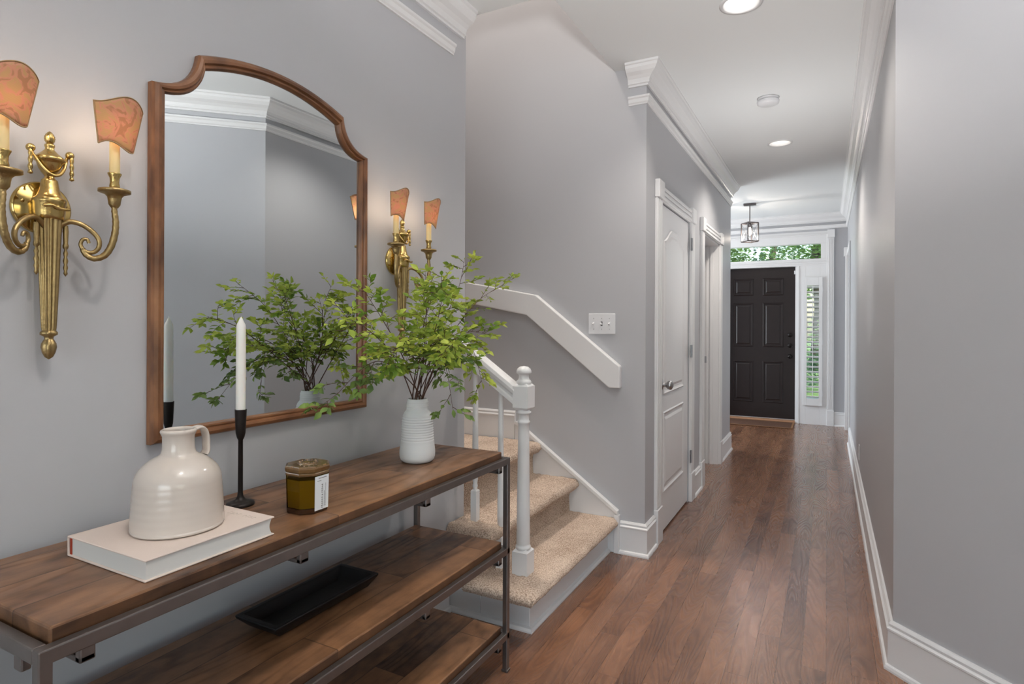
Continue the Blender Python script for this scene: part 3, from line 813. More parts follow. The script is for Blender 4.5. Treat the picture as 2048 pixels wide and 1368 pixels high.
b.build('newel_post', M_trim, RL)
sl = .683
def railz(x): return 1.0 + (-1.206 - x) * sl     # top line of the rail at x
b = MB()
sec = [(-.026, -.078), (-.026, -.062), (-.018, -.058), (-.020, -.046), (-.031, -.036), (-.034, -.022), (-.029, -.008), (-.015, 0), (.015, 0), (.029, -.008), (.034, -.022), (.031, -.036), (.020, -.046), (.018, -.058), (.026, -.062), (.026, -.078)]
vs = []
for x in (-1.200, WX + .001):
    for y, z in sec: vs.append((x, nyp - .004 + y, railz(x) + .020 + z * 1.18))
n = len(sec); fs = [(i, (i + 1) % n, n + (i + 1) % n, n + i) for i in range(n)] + [tuple(range(n))[::-1], tuple(range(n, 2 * n))]
b.add(vs, fs); b.build('handrail', M_trim, RL, bevel=.0015)
for bx, z0 in ((-1.285, .19), (-1.418, .38)):
    b = MB(); q = .015; zt = railz(bx) - .065; y = nyp + .002
    b.prism([(bx - q, y - q), (bx + q, y - q), (bx + q, y + q), (bx - q, y + q)], z0 - .01, z0 + .106, 'z')
    square_to_octagon(b, bx, y, q, z0 + .10, z0 + .145, .006)
    b.lathe([(.011, z0 + .14), (.009, z0 + .15), (.013, z0 + .160), (.0095, z0 + .172), (.0125, z0 + .19), (.0150, z0 + .215), (.0145, z0 + .23), (.0155, z0 + .235), (.0145, z0 + .24), (.014, z0 + .35), (.0115, zt - .05), (.0115, zt)], (bx, y, 0), 20)
    b.build('baluster', M_trim, RL)

# wall handrail board
HP = [(-1.018, .924), (-1.018, 1.046), (-1.538, 1.454), (-2.60, 1.650), (-2.60, 1.520), (-1.601, 1.334), (-1.090, .931), (-1.078, .924)]
b = MB().prism(HP, SY - .045, SY - .001, 'y')
tag(b.build('wall_handrail', M_trim, origin=(-1.6, SY, 1.2), bevel=.006), 'white flat board handrail on the stairwell wall bending down to the right', 'handrail')

# ------------------------------------------------------------------ plates and ceiling things
sw = thing('switch_plate', 'white triple toggle switch plate right of the handrail end', 'light switch', (-1.137, SY, 1.225))
MB().box(-1.217, SY - .007, 1.225, -1.057, SY - .0005, 1.342).build('plate', M_plastic, sw, bevel=.004)
for i, x in enumerate((-1.185, -1.137, -1.091)):
    MB().box(x - .005, SY - .009, 1.271, x + .005, SY - .0065, 1.296).build('slot', M_slot if i == 1 else M_plastic, sw)
    MB().obox((x, SY - .014, 1.283), (.004, .008, .005), Matrix.Rotation(R(25 if i != 1 else -25), 3, 'X')).build('toggle', M_plastic, sw, bevel=.001)
    for z in (1.253, 1.314): MB().lathe([(.0028, 0), (.0022, .001)], (x, SY - .007, z), 10, mxy).build('screw', M_nickel, sw)
ot = thing('outlet_plate', 'small white outlet plate low on the right hall wall', 'outlet', (RX, 5.2, .26))
MB().box(RX - .007, 5.165, .262, RX - .0005, 5.235, .377).build('plate', M_plastic, ot, bevel=.003)
for z in (.295, .343): MB().box(RX - .009, 5.185, z - .013, RX - .006, 5.215, z + .013).build('socket', M_plastic, ot, bevel=.002)

def can_light(x, y, label, energy):
    r = thing('recessed_light', label, 'ceiling light', (x, y, CEIL), 'recessed lights in the ceiling')
    b = MB()
    pr = [(.092, 0), (.092, -.004), (.078, -.006), (.074, -.002), (.064, .045), (.062, .075), (.066, .075), (.078, .01), (.092, .004)]
    b.lathe([(p[0], CEIL + p[1]) for p in pr], (x, y, 0), 40, cap=False); b.build('trim_ring', M_trim, r)
    MB().lathe([(.0001, CEIL + .050), (.060, CEIL + .050), (.062, CEIL + .056), (.0001, CEIL + .056)], (x, y, 0), 32, cap=False).build('lens', M_led, r)
    light('can_lamp', 'SPOT', (0, 0, -.008), energy, WARM, .055, spot=R(130), blend=.7, parent=r)
    return r
# the ceiling slab has real holes for the cans
cut_src = bpy.data.objects['ceiling']
cans = [(-.345, 2.80), (-.335, 5.09), (-.345, .45), (-.1, -1.9), (1.9, -1.9)]
import bmesh as _bm
def cut_ceiling():
    cutm = MB()
    for x, y in cans: cutm.lathe([(.076, CEIL - .05), (.076, CEIL + .085)], (x, y, 0), 40)
    co = cutm.build('cutter', M_ceil)
    md = cut_src.modifiers.new('holes', 'BOOLEAN'); md.object = co; md.operation = 'DIFFERENCE'; md.solver = 'EXACT'
    dg = bpy.context.evaluated_depsgraph_get()
    me = bpy.data.meshes.new_from_object(cut_src.evaluated_get(dg))
    cut_src.modifiers.clear(); cut_src.data = me
    bpy.data.objects.remove(co)
cut_ceiling()
can_light(*cans[0], 'large bright recessed light at the top edge of the photo', 38)
can_light(*cans[1], 'smaller recessed light between smoke detector and pendant', 62)
can_light(*cans[2], 'recessed light over the front of the console, out of view', 26)
can_light(*cans[3], 'added unseen recessed light in the room behind, nearer the mirror wall', 8)  # unseen can, added for more light from the room behind
can_light(*cans[4], 'added unseen recessed light in the room behind, nearer the side window', 8)  # another unseen can added only for its light

sd = thing('smoke_detector', 'round white smoke detector on the hall ceiling between the recessed lights', 'smoke detector', (-.336, 4.05, CEIL))
MB().lathe([(.062, CEIL - .001), (.062, CEIL - .012), (.058, CEIL - .014)], (-.336, 4.05, 0), 36).build('base', M_plastic, sd)
MB().lathe([(.060, CEIL - .016), (.066, CEIL - .020), (.064, CEIL - .034), (.050, CEIL - .042), (.0001, CEIL - .044)], (-.336, 4.05, 0), 36).build('cover', M_plastic, sd)

PX, PY = -.812, 7.47
pd = thing('pendant_light', 'square cage lantern pendant hanging before the front door', 'pendant light', (PX, PY, CEIL))
MB().box(PX - .068, PY - .03, CEIL - .024, PX + .068, PY + .03, CEIL - .0005).build('canopy', M_pendmetal, pd, bevel=.003)
MB().lathe([(.006, 2.47), (.006, CEIL - .02)], (PX, PY, 0), 10).build('stem', M_pendmetal, pd)
b = MB(); a0 = R(45 - 6); hs = .095; zt, zb = 2.478, 2.262; cs = [(PX + hs * math.cos(a0 + k * PI / 2), PY + hs * math.sin(a0 + k * PI / 2)) for k in range(4)]
cs = [(PX + hs * math.cos(R(-96) + k * PI / 2), PY + hs * math.sin(R(-96) + k * PI / 2)) for k in range(4)]
for k in range(4):
    x, y = cs[k]; x2, y2 = cs[(k + 1) % 4]
    b.tube([(x, y, zb), (x, y, zt)], .0075, 4)
    for z in (zb, zt): b.tube([(x, y, z), (x2, y2, z)], .0075, 4)
b.tube([(cs[0][0], cs[0][1], zt), (cs[2][0], cs[2][1], zt)], .006, 4); b.tube([(cs[1][0], cs[1][1], zt), (cs[3][0], cs[3][1], zt)], .006, 4)
b.build('cage', M_pendmetal, pd, shade=False)
b = MB()
for k in range(4):
    x, y = cs[k]; x2, y2 = cs[(k + 1) % 4]
    b.tube([(x, y, zb), (x2, y2, zt)], .002, 6); b.tube([(x, y, zt), (x2, y2, zb)], .002, 6)
b.build('cross_wires', M_nickel, pd)
MB().lathe([(.013, 2.43), (.013, 2.475)], (PX, PY, 0), 12).build('socket', M_pendmetal, pd)
MB().lathe([(.008, 2.432), (.016, 2.405), (.024, 2.375), (.024, 2.36), (.014, 2.34), (.0001, 2.332)], (PX, PY, 0), 16).build('bulb', M_bulb2, pd)
light('pendant_lamp', 'POINT', (0, 0, 2.305 - CEIL), 7, (1, .88, .76), .02, parent=pd)

# ------------------------------------------------------------------ wall mirror
MR = thing('wall_mirror', 'large wall mirror with arched scooped top and walnut frame', 'mirror', (WX, 1.265, .975))
def mirror_outline(ins):
    y0, y1 = .876 + ins, 1.654 - ins; z0 = .975 + ins
    zs = 1.880 - ins * .55; yp = 1.000 + ins * .55; zp = 1.993 - ins * 1.0; za = 2.041 - ins
    pts = [(y0, z0), (y1, z0), (y1, zs)]
    def scoop(ya, za_, yb, zb_, n=12):
        out = []
        # concave quarter-like curve from (ya,za_) low outer to (yb,zb_) high inner
        for i in range(1, n + 1):
            t = i / n
            cx, cz = (yb * .90 + ya * .10), (za_ * .88 + zb_ * .12)
            y = (1 - t) ** 2 * ya + 2 * t * (1 - t) * cx + t * t * yb
            z = (1 - t) ** 2 * za_ + 2 * t * (1 - t) * cz + t * t * zb_
            out.append((y, z))
        return out
    ypr = 2.53 - yp
    pts += scoop(y1, zs, ypr, zp)
    for i in range(1, 21):
        t = i / 20; y = ypr + (yp - ypr) * t
        pts.append((y, zp + (za - zp) * (1 - (2 * t - 1) ** 2)))
    ls = scoop(y0, zs, yp, zp)
    pts += ls[::-1][1:] + [(y0, zs)]
    return pts
fw = .034
secs = [(0.0, .0), (0.0, .016), (.004, .024), (.012, .028), (.019, .027), (.022, .020), (.026, .022), (.030, .021), (fw - .001, .014), (fw, .009), (fw, 0)]
b = MB(); vs = []; nP = None
for ins, d in secs:
    o_ = mirror_outline(ins); nP = len(o_)
    vs += [(WX + .002 + d, y, z) for y, z in o_]
fs = []
K = len(secs)
for k in range(K):
    k2 = (k + 1) % K
    for i in range(nP):
        fs.append((k * nP + i, k * nP + (i + 1) % nP, k2 * nP + (i + 1) % nP, k2 * nP + i))
b.add(vs, fs); b.build('frame', M_frame, MR)
b = MB(); o_ = mirror_outline(fw - .002); b.prism(o_, WX + .004, WX + .010, 'x'); plabel(b.build('glass', M_mirror, MR), 'mirror glass')

# ------------------------------------------------------------------ sconces
def spline(pts, n=6):
    pts = [Vector(p) for p in pts]; out = []
    for i in range(len(pts) - 1):
        p0 = pts[max(i - 1, 0)]; p1 = pts[i]; p2 = pts[i + 1]; p3 = pts[min(i + 2, len(pts) - 1)]
        for k in range(n):
            t = k / n
            out.append(.5 * ((2 * p1) + (-p0 + p2) * t + (2 * p0 - 5 * p1 + 4 * p2 - p3) * t * t + (-p0 + 3 * p1 - 3 * p2 + p3) * t ** 3))
    out.append(pts[-1]); return out
def make_sconce(Y, label):
    ZC = 1.525; bx = WX + .037
    r = thing('wall_sconce', label, 'wall light', (WX, Y, ZC), 'brass wall sconces beside the mirror')
    mX = Matrix.Rotation(R(90), 3, 'Y')
    bp = MB().lathe([(.056, .001), (.056, .006), (.052, .010), (.0001, .011)], (WX, Y, ZC), 48, mX).build('back_plate', M_plate, r)
    for dy in (-.038, .042): MB().sphere((WX + .012, Y + dy, ZC + .01), .004, 10, 6).build('screw', M_brass, bp)
    MB().box(WX + .008, Y - .012, ZC - .02, bx, Y + .012, ZC + .005).build('bracket', M_brass, r)
    # fluted tapering body
    MB().lathe([(.0125, 1.262), (.0135, 1.268), (.0150, 1.30), (.0188, 1.40), (.0222, 1.488), (.0225, 1.500)], (bx, Y, 0), 72, fluted=12, fdepth=.20).build('fluted_column', M_brass_dull, r)
    MB().lathe([(.0235, 1.498), (.026, 1.501), (.0265, 1.506), (.0275, 1.510), (.0285, 1.530), (.030, 1.533), (.0305, 1.539), (.027, 1.543), (.023, 1.546), (.0205, 1.552), (.018, 1.560), (.015, 1.578), (.0145, 1.581), (.010, 1.585), (.008, 1.590)], (bx, Y, 0), 40).build('capital', M_brass, r)
    b = MB()
    b.tube(spline([(bx + .030, Y - .026, 1.521), (bx + .034, Y - .012, 1.524), (bx + .035, Y, 1.520), (bx + .034, Y + .012, 1.518), (bx + .030, Y + .026, 1.521)]), [.0015, .003] + [.0035] * 21 + [.003, .0015], 6)
    b.sphere((bx + .033, Y, 1.521), .0055, 8, 6)
    b.build('ribbon_ornament', M_brass, r)
    MB().lathe([(.008, 1.588), (.010, 1.592), (.014, 1.597), (.0195, 1.606), (.0225, 1.616), (.0235, 1.619), (.0275, 1.622), (.028, 1.627), (.024, 1.631), (.016, 1.638), (.0085, 1.646), (.0080, 1.651), (.0092, 1.653), (.0092, 1.657), (.006, 1.659)], (bx, Y, 0), 36).build('urn', M_brass, r)
    b = MB(); pr = []
    for i in range(13):
        t = i / 12; pr.append((max(.0001, .0095 * math.sin(PI * (.12 + .88 * t)) ** .7 * (1 + .10 * (i % 2))), 1.658 + .028 * t))
    b.lathe(pr, (bx, Y, 0), 24, fluted=8, fdepth=.14); b.build('pine_cone_finial', M_brass, r)
    # volutes, swags and tassels
    for s in (-1, 1):
        b = MB()
        yv = Y + s * .036
        b.sphere((bx + .004, yv, 1.642), .0085, 12, 8)
        b.tube(spline([(bx + .004, yv, 1.648), (bx, yv + s * -.004, 1.634), (bx + .006, Y + s * .027, 1.622), (bx + .014, Y + s * .02, 1.606), (bx + .019, Y + s * .010, 1.593), (bx + .020, Y, 1.589)]), [.0035] * 31, 8)
        b.build('swag', M_brass, r)
        b = MB(); q = [(bx + .004, yv, 1.640)]
        prf = []
        for i in range(16):
            t = i / 15; prf.append((.0026 + .0022 * abs(math.sin(t * PI * 3.5)) * (.6 + .4 * t), 1.638 - .050 * t))
        prf.append((.0001, 1.586))
        b.lathe(prf, (bx + .008, yv + s * .002, 0), 10); b.build('tassel', M_brass, r)
    # lower acanthus drops beside the column
    for s in (-1, 1):
        b = MB(); prf = [(.0045, 1.488), (.0055, 1.475), (.0042, 1.45), (.0055, 1.445), (.0050, 1.440), (.0022, 1.436), (.0046, 1.428), (.0028, 1.420), (.0050, 1.412), (.0030, 1.404), (.0046, 1.397), (.0030, 1.390), (.0040, 1.384), (.0001, 1.378)]
        b.lathe(prf, (bx + .008, Y + s * .027, 0), 10); b.build('leaf_drop', M_brass_dull, r)
    MB().lathe([(.0125, 1.262), (.016, 1.258), (.016, 1.253), (.009, 1.249), (.008, 1.244), (.010, 1.241), (.0135, 1.234), (.0145, 1.226), (.012, 1.215), (.008, 1.206), (.0001, 1.200)], (bx, Y, 0), 32, fluted=7, fdepth=.16).build('acorn_drop', M_brass_dull, r)
    # arms
    AX, AY = WX + .090, .102
    for s in (-1, 1):
        def Q(t, z): return (bx + (AX - bx) * t, Y + s * AY * t, z)
        arm = MB()
        A = [Q(.10, 1.478), Q(.18, 1.489), Q(.32, 1.497), Q(.50, 1.492), Q(.66, 1.478), Q(.755, 1.461), Q(.745, 1.443), Q(.65, 1.433), Q(.53, 1.436), Q(.47, 1.448), Q(.50, 1.460), Q(.57, 1.461), Q(.60, 1.453)]
        SA = spline(A, 6); n = len(SA)
        arm.tube(SA, [.0062 - .0028 * (i / n) for i in range(n)], 10)
        B_ = [Q(.50, 1.440), Q(.55, 1.428), Q(.68, 1.420), Q(.84, 1.428), Q(.95, 1.450), Q(1.01, 1.480), Q(1.02, 1.505), Q(1.0, 1.528), Q(1.0, 1.542)]
        SB = spline(B_, 6); n = len(SB)
        arm.tube(SB, [.0050 + .0018 * math.sin(PI * i / n) + (.0006 if i % 3 == 0 else 0) for i in range(n)], 10)
        a_ = arm.build('arm', M_brass_dull, r)
        cx, cy, _ = Q(1.0, 0)
        MB().lathe([(.007, 1.536), (.0115, 1.543), (.0125, 1.552), (.014, 1.560), (.019, 1.5655), (.026, 1.568), (.0315, 1.570), (.0315, 1.576), (.028, 1.577), (.010, 1.575), (.008, 1.579)], (cx, cy, 0), 40).build('drip_pan', M_brass_dull, a_)
        MB().lathe([(.006, 1.576), (.0095, 1.580), (.0105, 1.584), (.0088, 1.592), (.0095, 1.602), (.0135, 1.611), (.0135, 1.613), (.0095, 1.613)], (cx, cy, 0), 28).build('candle_cup', M_brass, a_)
        MB().lathe([(.0102, 1.609), (.0100, 1.688), (.008, 1.690), (.006, 1.690)], (cx, cy, 0), 24).build('candle_sleeve', M_ivory, a_)
        MB().lathe([(.006, 1.690), (.0085, 1.700), (.0095, 1.712), (.007, 1.728), (.0001, 1.742)], (cx, cy, 0), 16).build('bulb', M_bulb, a_)
        # shield shade, open towards the wall
        b = MB(); nu, nv = 24, 12; vs = []; edge = []
        for j in range(nv + 1):
            v = j / nv
            for i in range(nu + 1):
                u = -1 + 2 * i / nu
                ww = .037 + (.052 - .037) * v
                zt_ = 1.768 + .011 * math.cos((u - .22) * PI * .92)
                zb_ = 1.670 - .008 * math.cos((u - .55) * PI * .95)
                th = u * 1.05
                yy = ww * math.sin(th) / math.sin(1.05)
                xx = (ww * .95) * (math.cos(th) - math.cos(1.05)) + .006 + .010 * v
                vs.append((cx + xx, cy + yy, zb_ + (zt_ - zb_) * v))
        fs = [(j * (nu + 1) + i, j * (nu + 1) + i + 1, (j + 1) * (nu + 1) + i + 1, (j + 1) * (nu + 1) + i) for j in range(nv) for i in range(nu)]
        b.add(vs, fs, True)
        so = b.build('lamp_shade', M_silk, a_)
        md = so.modifiers.new('thick', 'SOLIDIFY'); md.thickness = .0012
        e = [vs[i] for i in range(nu + 1)] + [vs[j * (nu + 1) + nu] for j in range(1, nv + 1)] + [vs[nv * (nu + 1) + i] for i in range(nu - 1, -1, -1)] + [vs[j * (nu + 1)] for j in range(nv - 1, -1, -1)]
        MB().tube(e, .0014, 6).build('braid', M_braid, so)
        light('sconce_lamp', 'POINT', (cx - WX, cy - Y, 1.718 - ZC), 0.75, (1.0, .82, .64), .012, parent=r)
    return r
sc1 = make_sconce(.650, 'brass two arm sconce with peach shades at the far left of the mirror')
sc2 = copy_tree(sc1)
sc2.location = (WX, 1.834, 1.525)
sc2['label'] = 'brass two arm sconce right of the mirror, partly behind the green branches'

# ------------------------------------------------------------------ console table
CT = thing('console_table', 'long rustic wood console with three plank shelves in a dark metal frame', 'console table', (-1.24, 1.19, 0))
cx0, cx1, cy0, cy1 = -1.462, -1.033, .447, 1.932
t = .020
for x in (cx0, cx1 - t):
    for y in (cy0, cy1 - t):
        m = MB().box(x, y, 0, x + t, y + t, .768)
        m.box(x - .003, y - .003, 0, x + t + .003, y + t + .003, .010)
        m.build('leg', M_metal, CT, bevel=.0025)
ctr = 0
for zt, th in ((.8095, .055), (.479, .055), (.167, .05)):
    rt = zt - .022
    m = MB()
    m.box(cx1 - t, cy0, rt - .024, cx1, cy1, rt); m.box(cx0, cy0, rt - .024, cx0 + t, cy1, rt)
    m.box(cx0 + t, cy0, rt - .024, cx1 - t, cy0 + t, rt); m.box(cx0 + t, cy1 - t, rt - .024, cx1 - t, cy1, rt)
    m.build('frame_rail', M_metal, CT, bevel=.0025)
    for yb_ in (.515, .957, 1.425, 1.862):
        m = MB(); m.box(cx1 - .016, yb_ - .012, rt - .046, cx1 - .001, yb_ + .012, rt - .02)
        m.box(cx0 + .002, yb_ - .012, rt - .046, cx1 - .001, yb_ + .012, rt - .034)
        m.box(cx0 + .001, yb_ - .012, rt - .046, cx0 + .016, yb_ + .012, rt - .02)
        m.build('bracket', M_metal, CT, bevel=.003)
    for xb in (-1.10, -1.40):
        for yy in (cy0 + .001, cy1 - .016):
            MB().box(xb - .012, yy, rt - .046, xb + .012, yy + .015, rt - .02).build('bracket', M_metal, CT, bevel=.003)
    m = MB().box(-1.448, cy0 + .0245, zt - th, -1.0555, cy1 - .0245, zt)
    so = m.build('plank_shelf', M_top, CT, bevel=.004)
TZ = .8095

# ------------------------------------------------------------------ things on the console
# book
bk = thing('hardcover_book', 'pale linen hardcover book lying flat under the cream jug', 'book', (-1.2, .765, TZ))
bx0, bx1, by0, by1 = -1.348, -1.083, .632, .915
z0, z1 = TZ + .0005, TZ + .041
MB().box(bx0, by0, z1 - .0035, bx1, by1, z1).build('cover', M_book, bk, bevel=.0015)
MB().box(bx0, by0, z0, bx1, by1, z0 + .0035).build('cover', M_book, bk, bevel=.0015)
MB().box(bx0, by0, z0, bx0 + .004, by1, z1).build('spine', M_book, bk, bevel=.0015)
b = MB(); n = 12; poly = []
for i in range(n + 1):
    tt = i / n; poly.append((by1 - .004 - .006 * math.sin(PI * tt), z0 + .0035 + (z1 - z0 - .007) * tt))
poly = [(by0 + .004, z0 + .0035)] + poly + [(by0 + .004, z1 - .0035)]
b.prism(poly, bx0 + .012, bx1 - .004, 'x'); b.build('page_block', M_page, bk)
plabel(MB().box(bx0 + .005, by0 + .003, z0 + .0035, bx0 + .012, by0 + .012, z1 - .0035).build('endband', M_orange, bk), 'orange endband')
rnd = random.Random(5)
def text_mesh(txt, size, mtx, m, parent, name, depth=.0002, align='CENTER'):
    cu = bpy.data.curves.new(name, 'FONT'); cu.body = txt; cu.size = size; cu.extrude = depth; cu.align_x = align; cu.align_y = 'CENTER'; cu.resolution_u = 3
    tmp = bpy.data.objects.new(name, cu); sc.collection.objects.link(tmp)
    me = bpy.data.meshes.new_from_object(tmp.evaluated_get(bpy.context.evaluated_depsgraph_get()))
    bpy.data.objects.remove(tmp)
    me.transform(Matrix.Translation(-wloc(parent)) @ mtx); me.materials.clear(); me.materials.append(m)
    o = bpy.data.objects.new(name, me); sc.collection.objects.link(o); o.parent = parent
    return o
stp = MB()
for k in range(14):
    if k in (4, 9): continue
    xk = -1.245 + k * .010
    stp.box(xk, .880, z1 - .0002, xk + .0014, .891, z1 + .0002); stp.box(xk, .884 + .003 * (k % 3), z1 - .0002, xk + .006, .8852 + .003 * (k % 3), z1 + .0002)
plabel(stp.build('title_stamp', mat('blind_stamp', lin(200, 184, 172), .7), bk), 'faint stamped title')

# jug
jg = thing('ceramic_jug', 'glossy cream ceramic jug with short neck and strap handle on the book', 'jug', (-1.205, .775, z1))
jx, jy, jz = -1.207, .773, z1 + .0003
prof = [(.080, 0), (.0875, .003), (.088, .008)]
body = [(.0868, .03), (.0850, .055), (.0830, .075), (.0805, .092), (.0765, .107), (.070, .121), (.060, .134), (.049, .143), (.039, .148), (.0325, .152), (.0300, .158)]
pp = []
for i in range(40):
    tt = i / 39 * .09
    rr = .088 - .0055 * (tt / .09) ** 1.3 + .00007 * math.sin(tt * 420)
    pp.append((rr, .008 + tt))
prof += pp + [(.0817, .104), (.0800, .1105), (.0768, .118), (.0715, .126), (.0640, .134), (.0545, .1415), (.0450, .1470), (.0375, .151), (.0330, .1555), (.0308, .165), (.0302, .178), (.0305, .191), (.0330, .1965), (.0345, .2000), (.0340, .2035), (.0310, .2055), (.0275, .2045), (.0262, .200), (.0258, .170), (.0262, .155), (.05, .135), (.0001, .12)]
MB().lathe([(r_, jz + z) for r_, z in prof], (jx, jy, 0), 72, cap=False).build('body', M_cream, jg)
hd = []
for y_, z_ in ((.029, .200), (.042, .203), (.054, .196), (.059, .180), (.060, .163), (.060, .150), (.055, .142)): hd.append((jx + .004, jy + y_, jz + z_))
b = MB(); sp2 = spline(hd, 6)
vs = []; n = len(sp2)
for i, p in enumerate(sp2):
    tt = (sp2[min(i + 1, n - 1)] - sp2[max(i - 1, 0)]).normalized(); nn = Vector((0, -tt.z, tt.y)); q = Vector((1, 0, 0))
    for k in range(12):
        a = 2 * PI * k / 12; vs.append(p + q * math.cos(a) * .0125 + nn * math.sin(a) * .0048)
fs = [(i * 12 + k, i * 12 + (k + 1) % 12, (i + 1) * 12 + (k + 1) % 12, (i + 1) * 12 + k) for i in range(n - 1) for k in range(12)]
b.add(vs, fs, True); b.build('handle', M_cream, jg)

# candle holder with taper
hx, hy = -1.337, 1.022
ch = thing('candlestick', 'tall slim black candlestick with a round foot behind the book', 'candlestick', (hx, hy, TZ))
MB().lathe([(.034, TZ + .0003), (.0345, TZ + .004), (.033, TZ + .0075), (.022, TZ + .011), (.012, TZ + .016), (.0075, TZ + .024), (.0062, TZ + .034), (.0058, TZ + .168), (.0075, TZ + .171), (.0095, TZ + .176), (.0118, TZ + .186), (.0132, TZ + .215), (.0146, TZ + .246), (.0146, TZ + .247), (.0128, TZ + .247), (.0125, TZ + .235), (.0001, TZ + .235)], (hx, hy, 0), 36, cap=False).build('holder', M_black, ch)
cd = thing('taper_candle', 'unlit white taper candle standing in the black candlestick', 'candle', (hx, hy, TZ + .236))
cb = TZ + .2355
MB().lathe([(.0118, cb), (.0120, cb + .10), (.0114, cb + .226), (.0104, cb + .231), (.006, cb + .240), (.0032, cb + .2465), (.0012, cb + .2495), (.0001, cb + .250)], (hx + .0, hy, 0), 32).build('wax', M_wax, cd)
MB().tube([(hx, hy, cb + .247), (hx + .0005, hy, cb + .253)], .0006, 6).build('wick', M_wax, cd)

# amber candle jar
kx, ky = -1.158, 1.080
jr = thing('candle_jar', 'octagonal amber glass candle jar with lid and white paper label', 'candle', (kx, ky, TZ))
def octo(h, c=None):
    c = h * .46
    return [(kx - h, ky - c), (kx - c, ky - h), (kx + c, ky - h), (kx + h, ky - c), (kx + h, ky + c), (kx + c, ky + h), (kx - c, ky + h), (kx - h, ky + c)]
def octo_stack(levels):
    b = MB(); vs = []; fs = []
    for h, z in levels: vs += [(x, y, z) for x, y in octo(h)]
    for k in range(len(levels) - 1):
        for i in range(8): fs.append((k * 8 + i, k * 8 + (i + 1) % 8, (k + 1) * 8 + (i + 1) % 8, (k + 1) * 8 + i))
    fs.append(tuple(range(8))[::-1]); fs.append(tuple(range((len(levels) - 1) * 8, len(levels) * 8)))
    b.add(vs, fs); return b
octo_stack([(.044, TZ + .0003), (.046, TZ + .002), (.0465, TZ + .013), (.0465, TZ + .0135)]).build('glass_base', M_amber_thick, jr)
octo_stack([(.0468, TZ + .0135), (.0490, TZ + .094)]).build('glass_wall', M_amber, jr)
octo_stack([(.0440, TZ + .0145), (.0462, TZ + .084)]).build('wax', M_amberwax, jr)
octo_stack([(.0490, TZ + .0945), (.0500, TZ + .097), (.0500, TZ + .100), (.0480, TZ + .102), (.0500, TZ + .104), (.0515, TZ + .112), (.050, TZ + .116), (.046, TZ + .1175)]).build('lid', M_amber_lid, jr)
b = MB(); b.sphere((kx, ky, TZ + .1165), .026, 24, 10, sz=.22)
for k in range(10): b.sphere((kx + .02 * math.cos(k * .628), ky + .02 * math.sin(k * .628), TZ + .1195), .0035, 8, 6)
b.build('lid_ornament', M_amber_lid, jr)
lb = MB(); xl = kx + .0478
vs = [(kx + .0482, ky - .0222, TZ + .008), (kx + .0482, ky + .0215, TZ + .008), (kx + .0498, ky + .0222, TZ + .092), (kx + .0498, ky - .0228, TZ + .092)]
vs += [(x - .0006, y, z) for x, y, z in vs]
lb.add(vs, [(0, 1, 2, 3), (7, 6, 5, 4), (0, 4, 5, 1), (1, 5, 6, 2), (2, 6, 7, 3), (3, 7, 4, 0)]); lbo = lb.build('paper_label', M_label, jr)
tilt = Matrix.Rotation(math.atan(.0016 / .084), 4, 'Y')
def on_label(y, z, rot): return Matrix.Translation((kx + .0482 + .0016 * (z - TZ - .008) / .084 + .0002, y, z)) @ tilt @ rot
vert = Matrix(((0, 0, 1, 0), (0, -1, 0, 0), (1, 0, 0, 0), (0, 0, 0, 1)))     # text running upwards
vert = Matrix(((0, 0, 1, 0), (0, 0, 0, 0), (0, 0, 0, 0), (0, 0, 0, 1)))
vert[1][1] = -1; vert[2][0] = 1; vert[1][0] = 0
up_ = Matrix(((0, 0, 1, 0), (0, -1, 0, 0), (1, 0, 0, 0), (0, 0, 0, 1)))
up_ = Matrix.Rotation(R(90), 4, 'Z') @ Matrix.Rotation(R(90), 4, 'X')          # readable from +x
text_mesh('T O B A C C O  &  C E D A R', .0052, on_label(ky + .001, TZ + .038, up_ @ Matrix.Rotation(R(90), 4, 'Z')), M_ink, jr, 'label_text')
def ink_dashes(cy_, cz_, ln, h, vertical, seed):
    """a row of tiny printed strokes, too small to read"""
    rn_ = random.Random(seed); b = MB(); t_ = -ln / 2
    while t_ < ln / 2:
        w_ = rn_.uniform(.0006, .0016)
        y_, z_ = (cy_, cz_ + t_) if vertical else (cy_ + t_, cz_)
        x_ = kx + .0482 + .0016 * (z_ - TZ - .008) / .084
        if vertical: b.box(x_, y_ - h / 2, z_, x_ + .0003, y_ + h / 2, z_ + w_)
        else: b.box(x_, y_, z_ - h / 2, x_ + .0003, y_ + w_, z_ + h / 2)
        t_ += w_ + .0006
    b.build('fine_print', M_ink, jr)
ink_dashes(ky + .008, TZ + .033, .038, .0012, True, 1)
ink_dashes(ky + .0125, TZ + .042, .056, .0007, True, 2)
ink_dashes(ky + .002, TZ + .0865, .026, .0014, False, 3)
ink_dashes(ky - .009, TZ + .080, .012, .0012, False, 4)

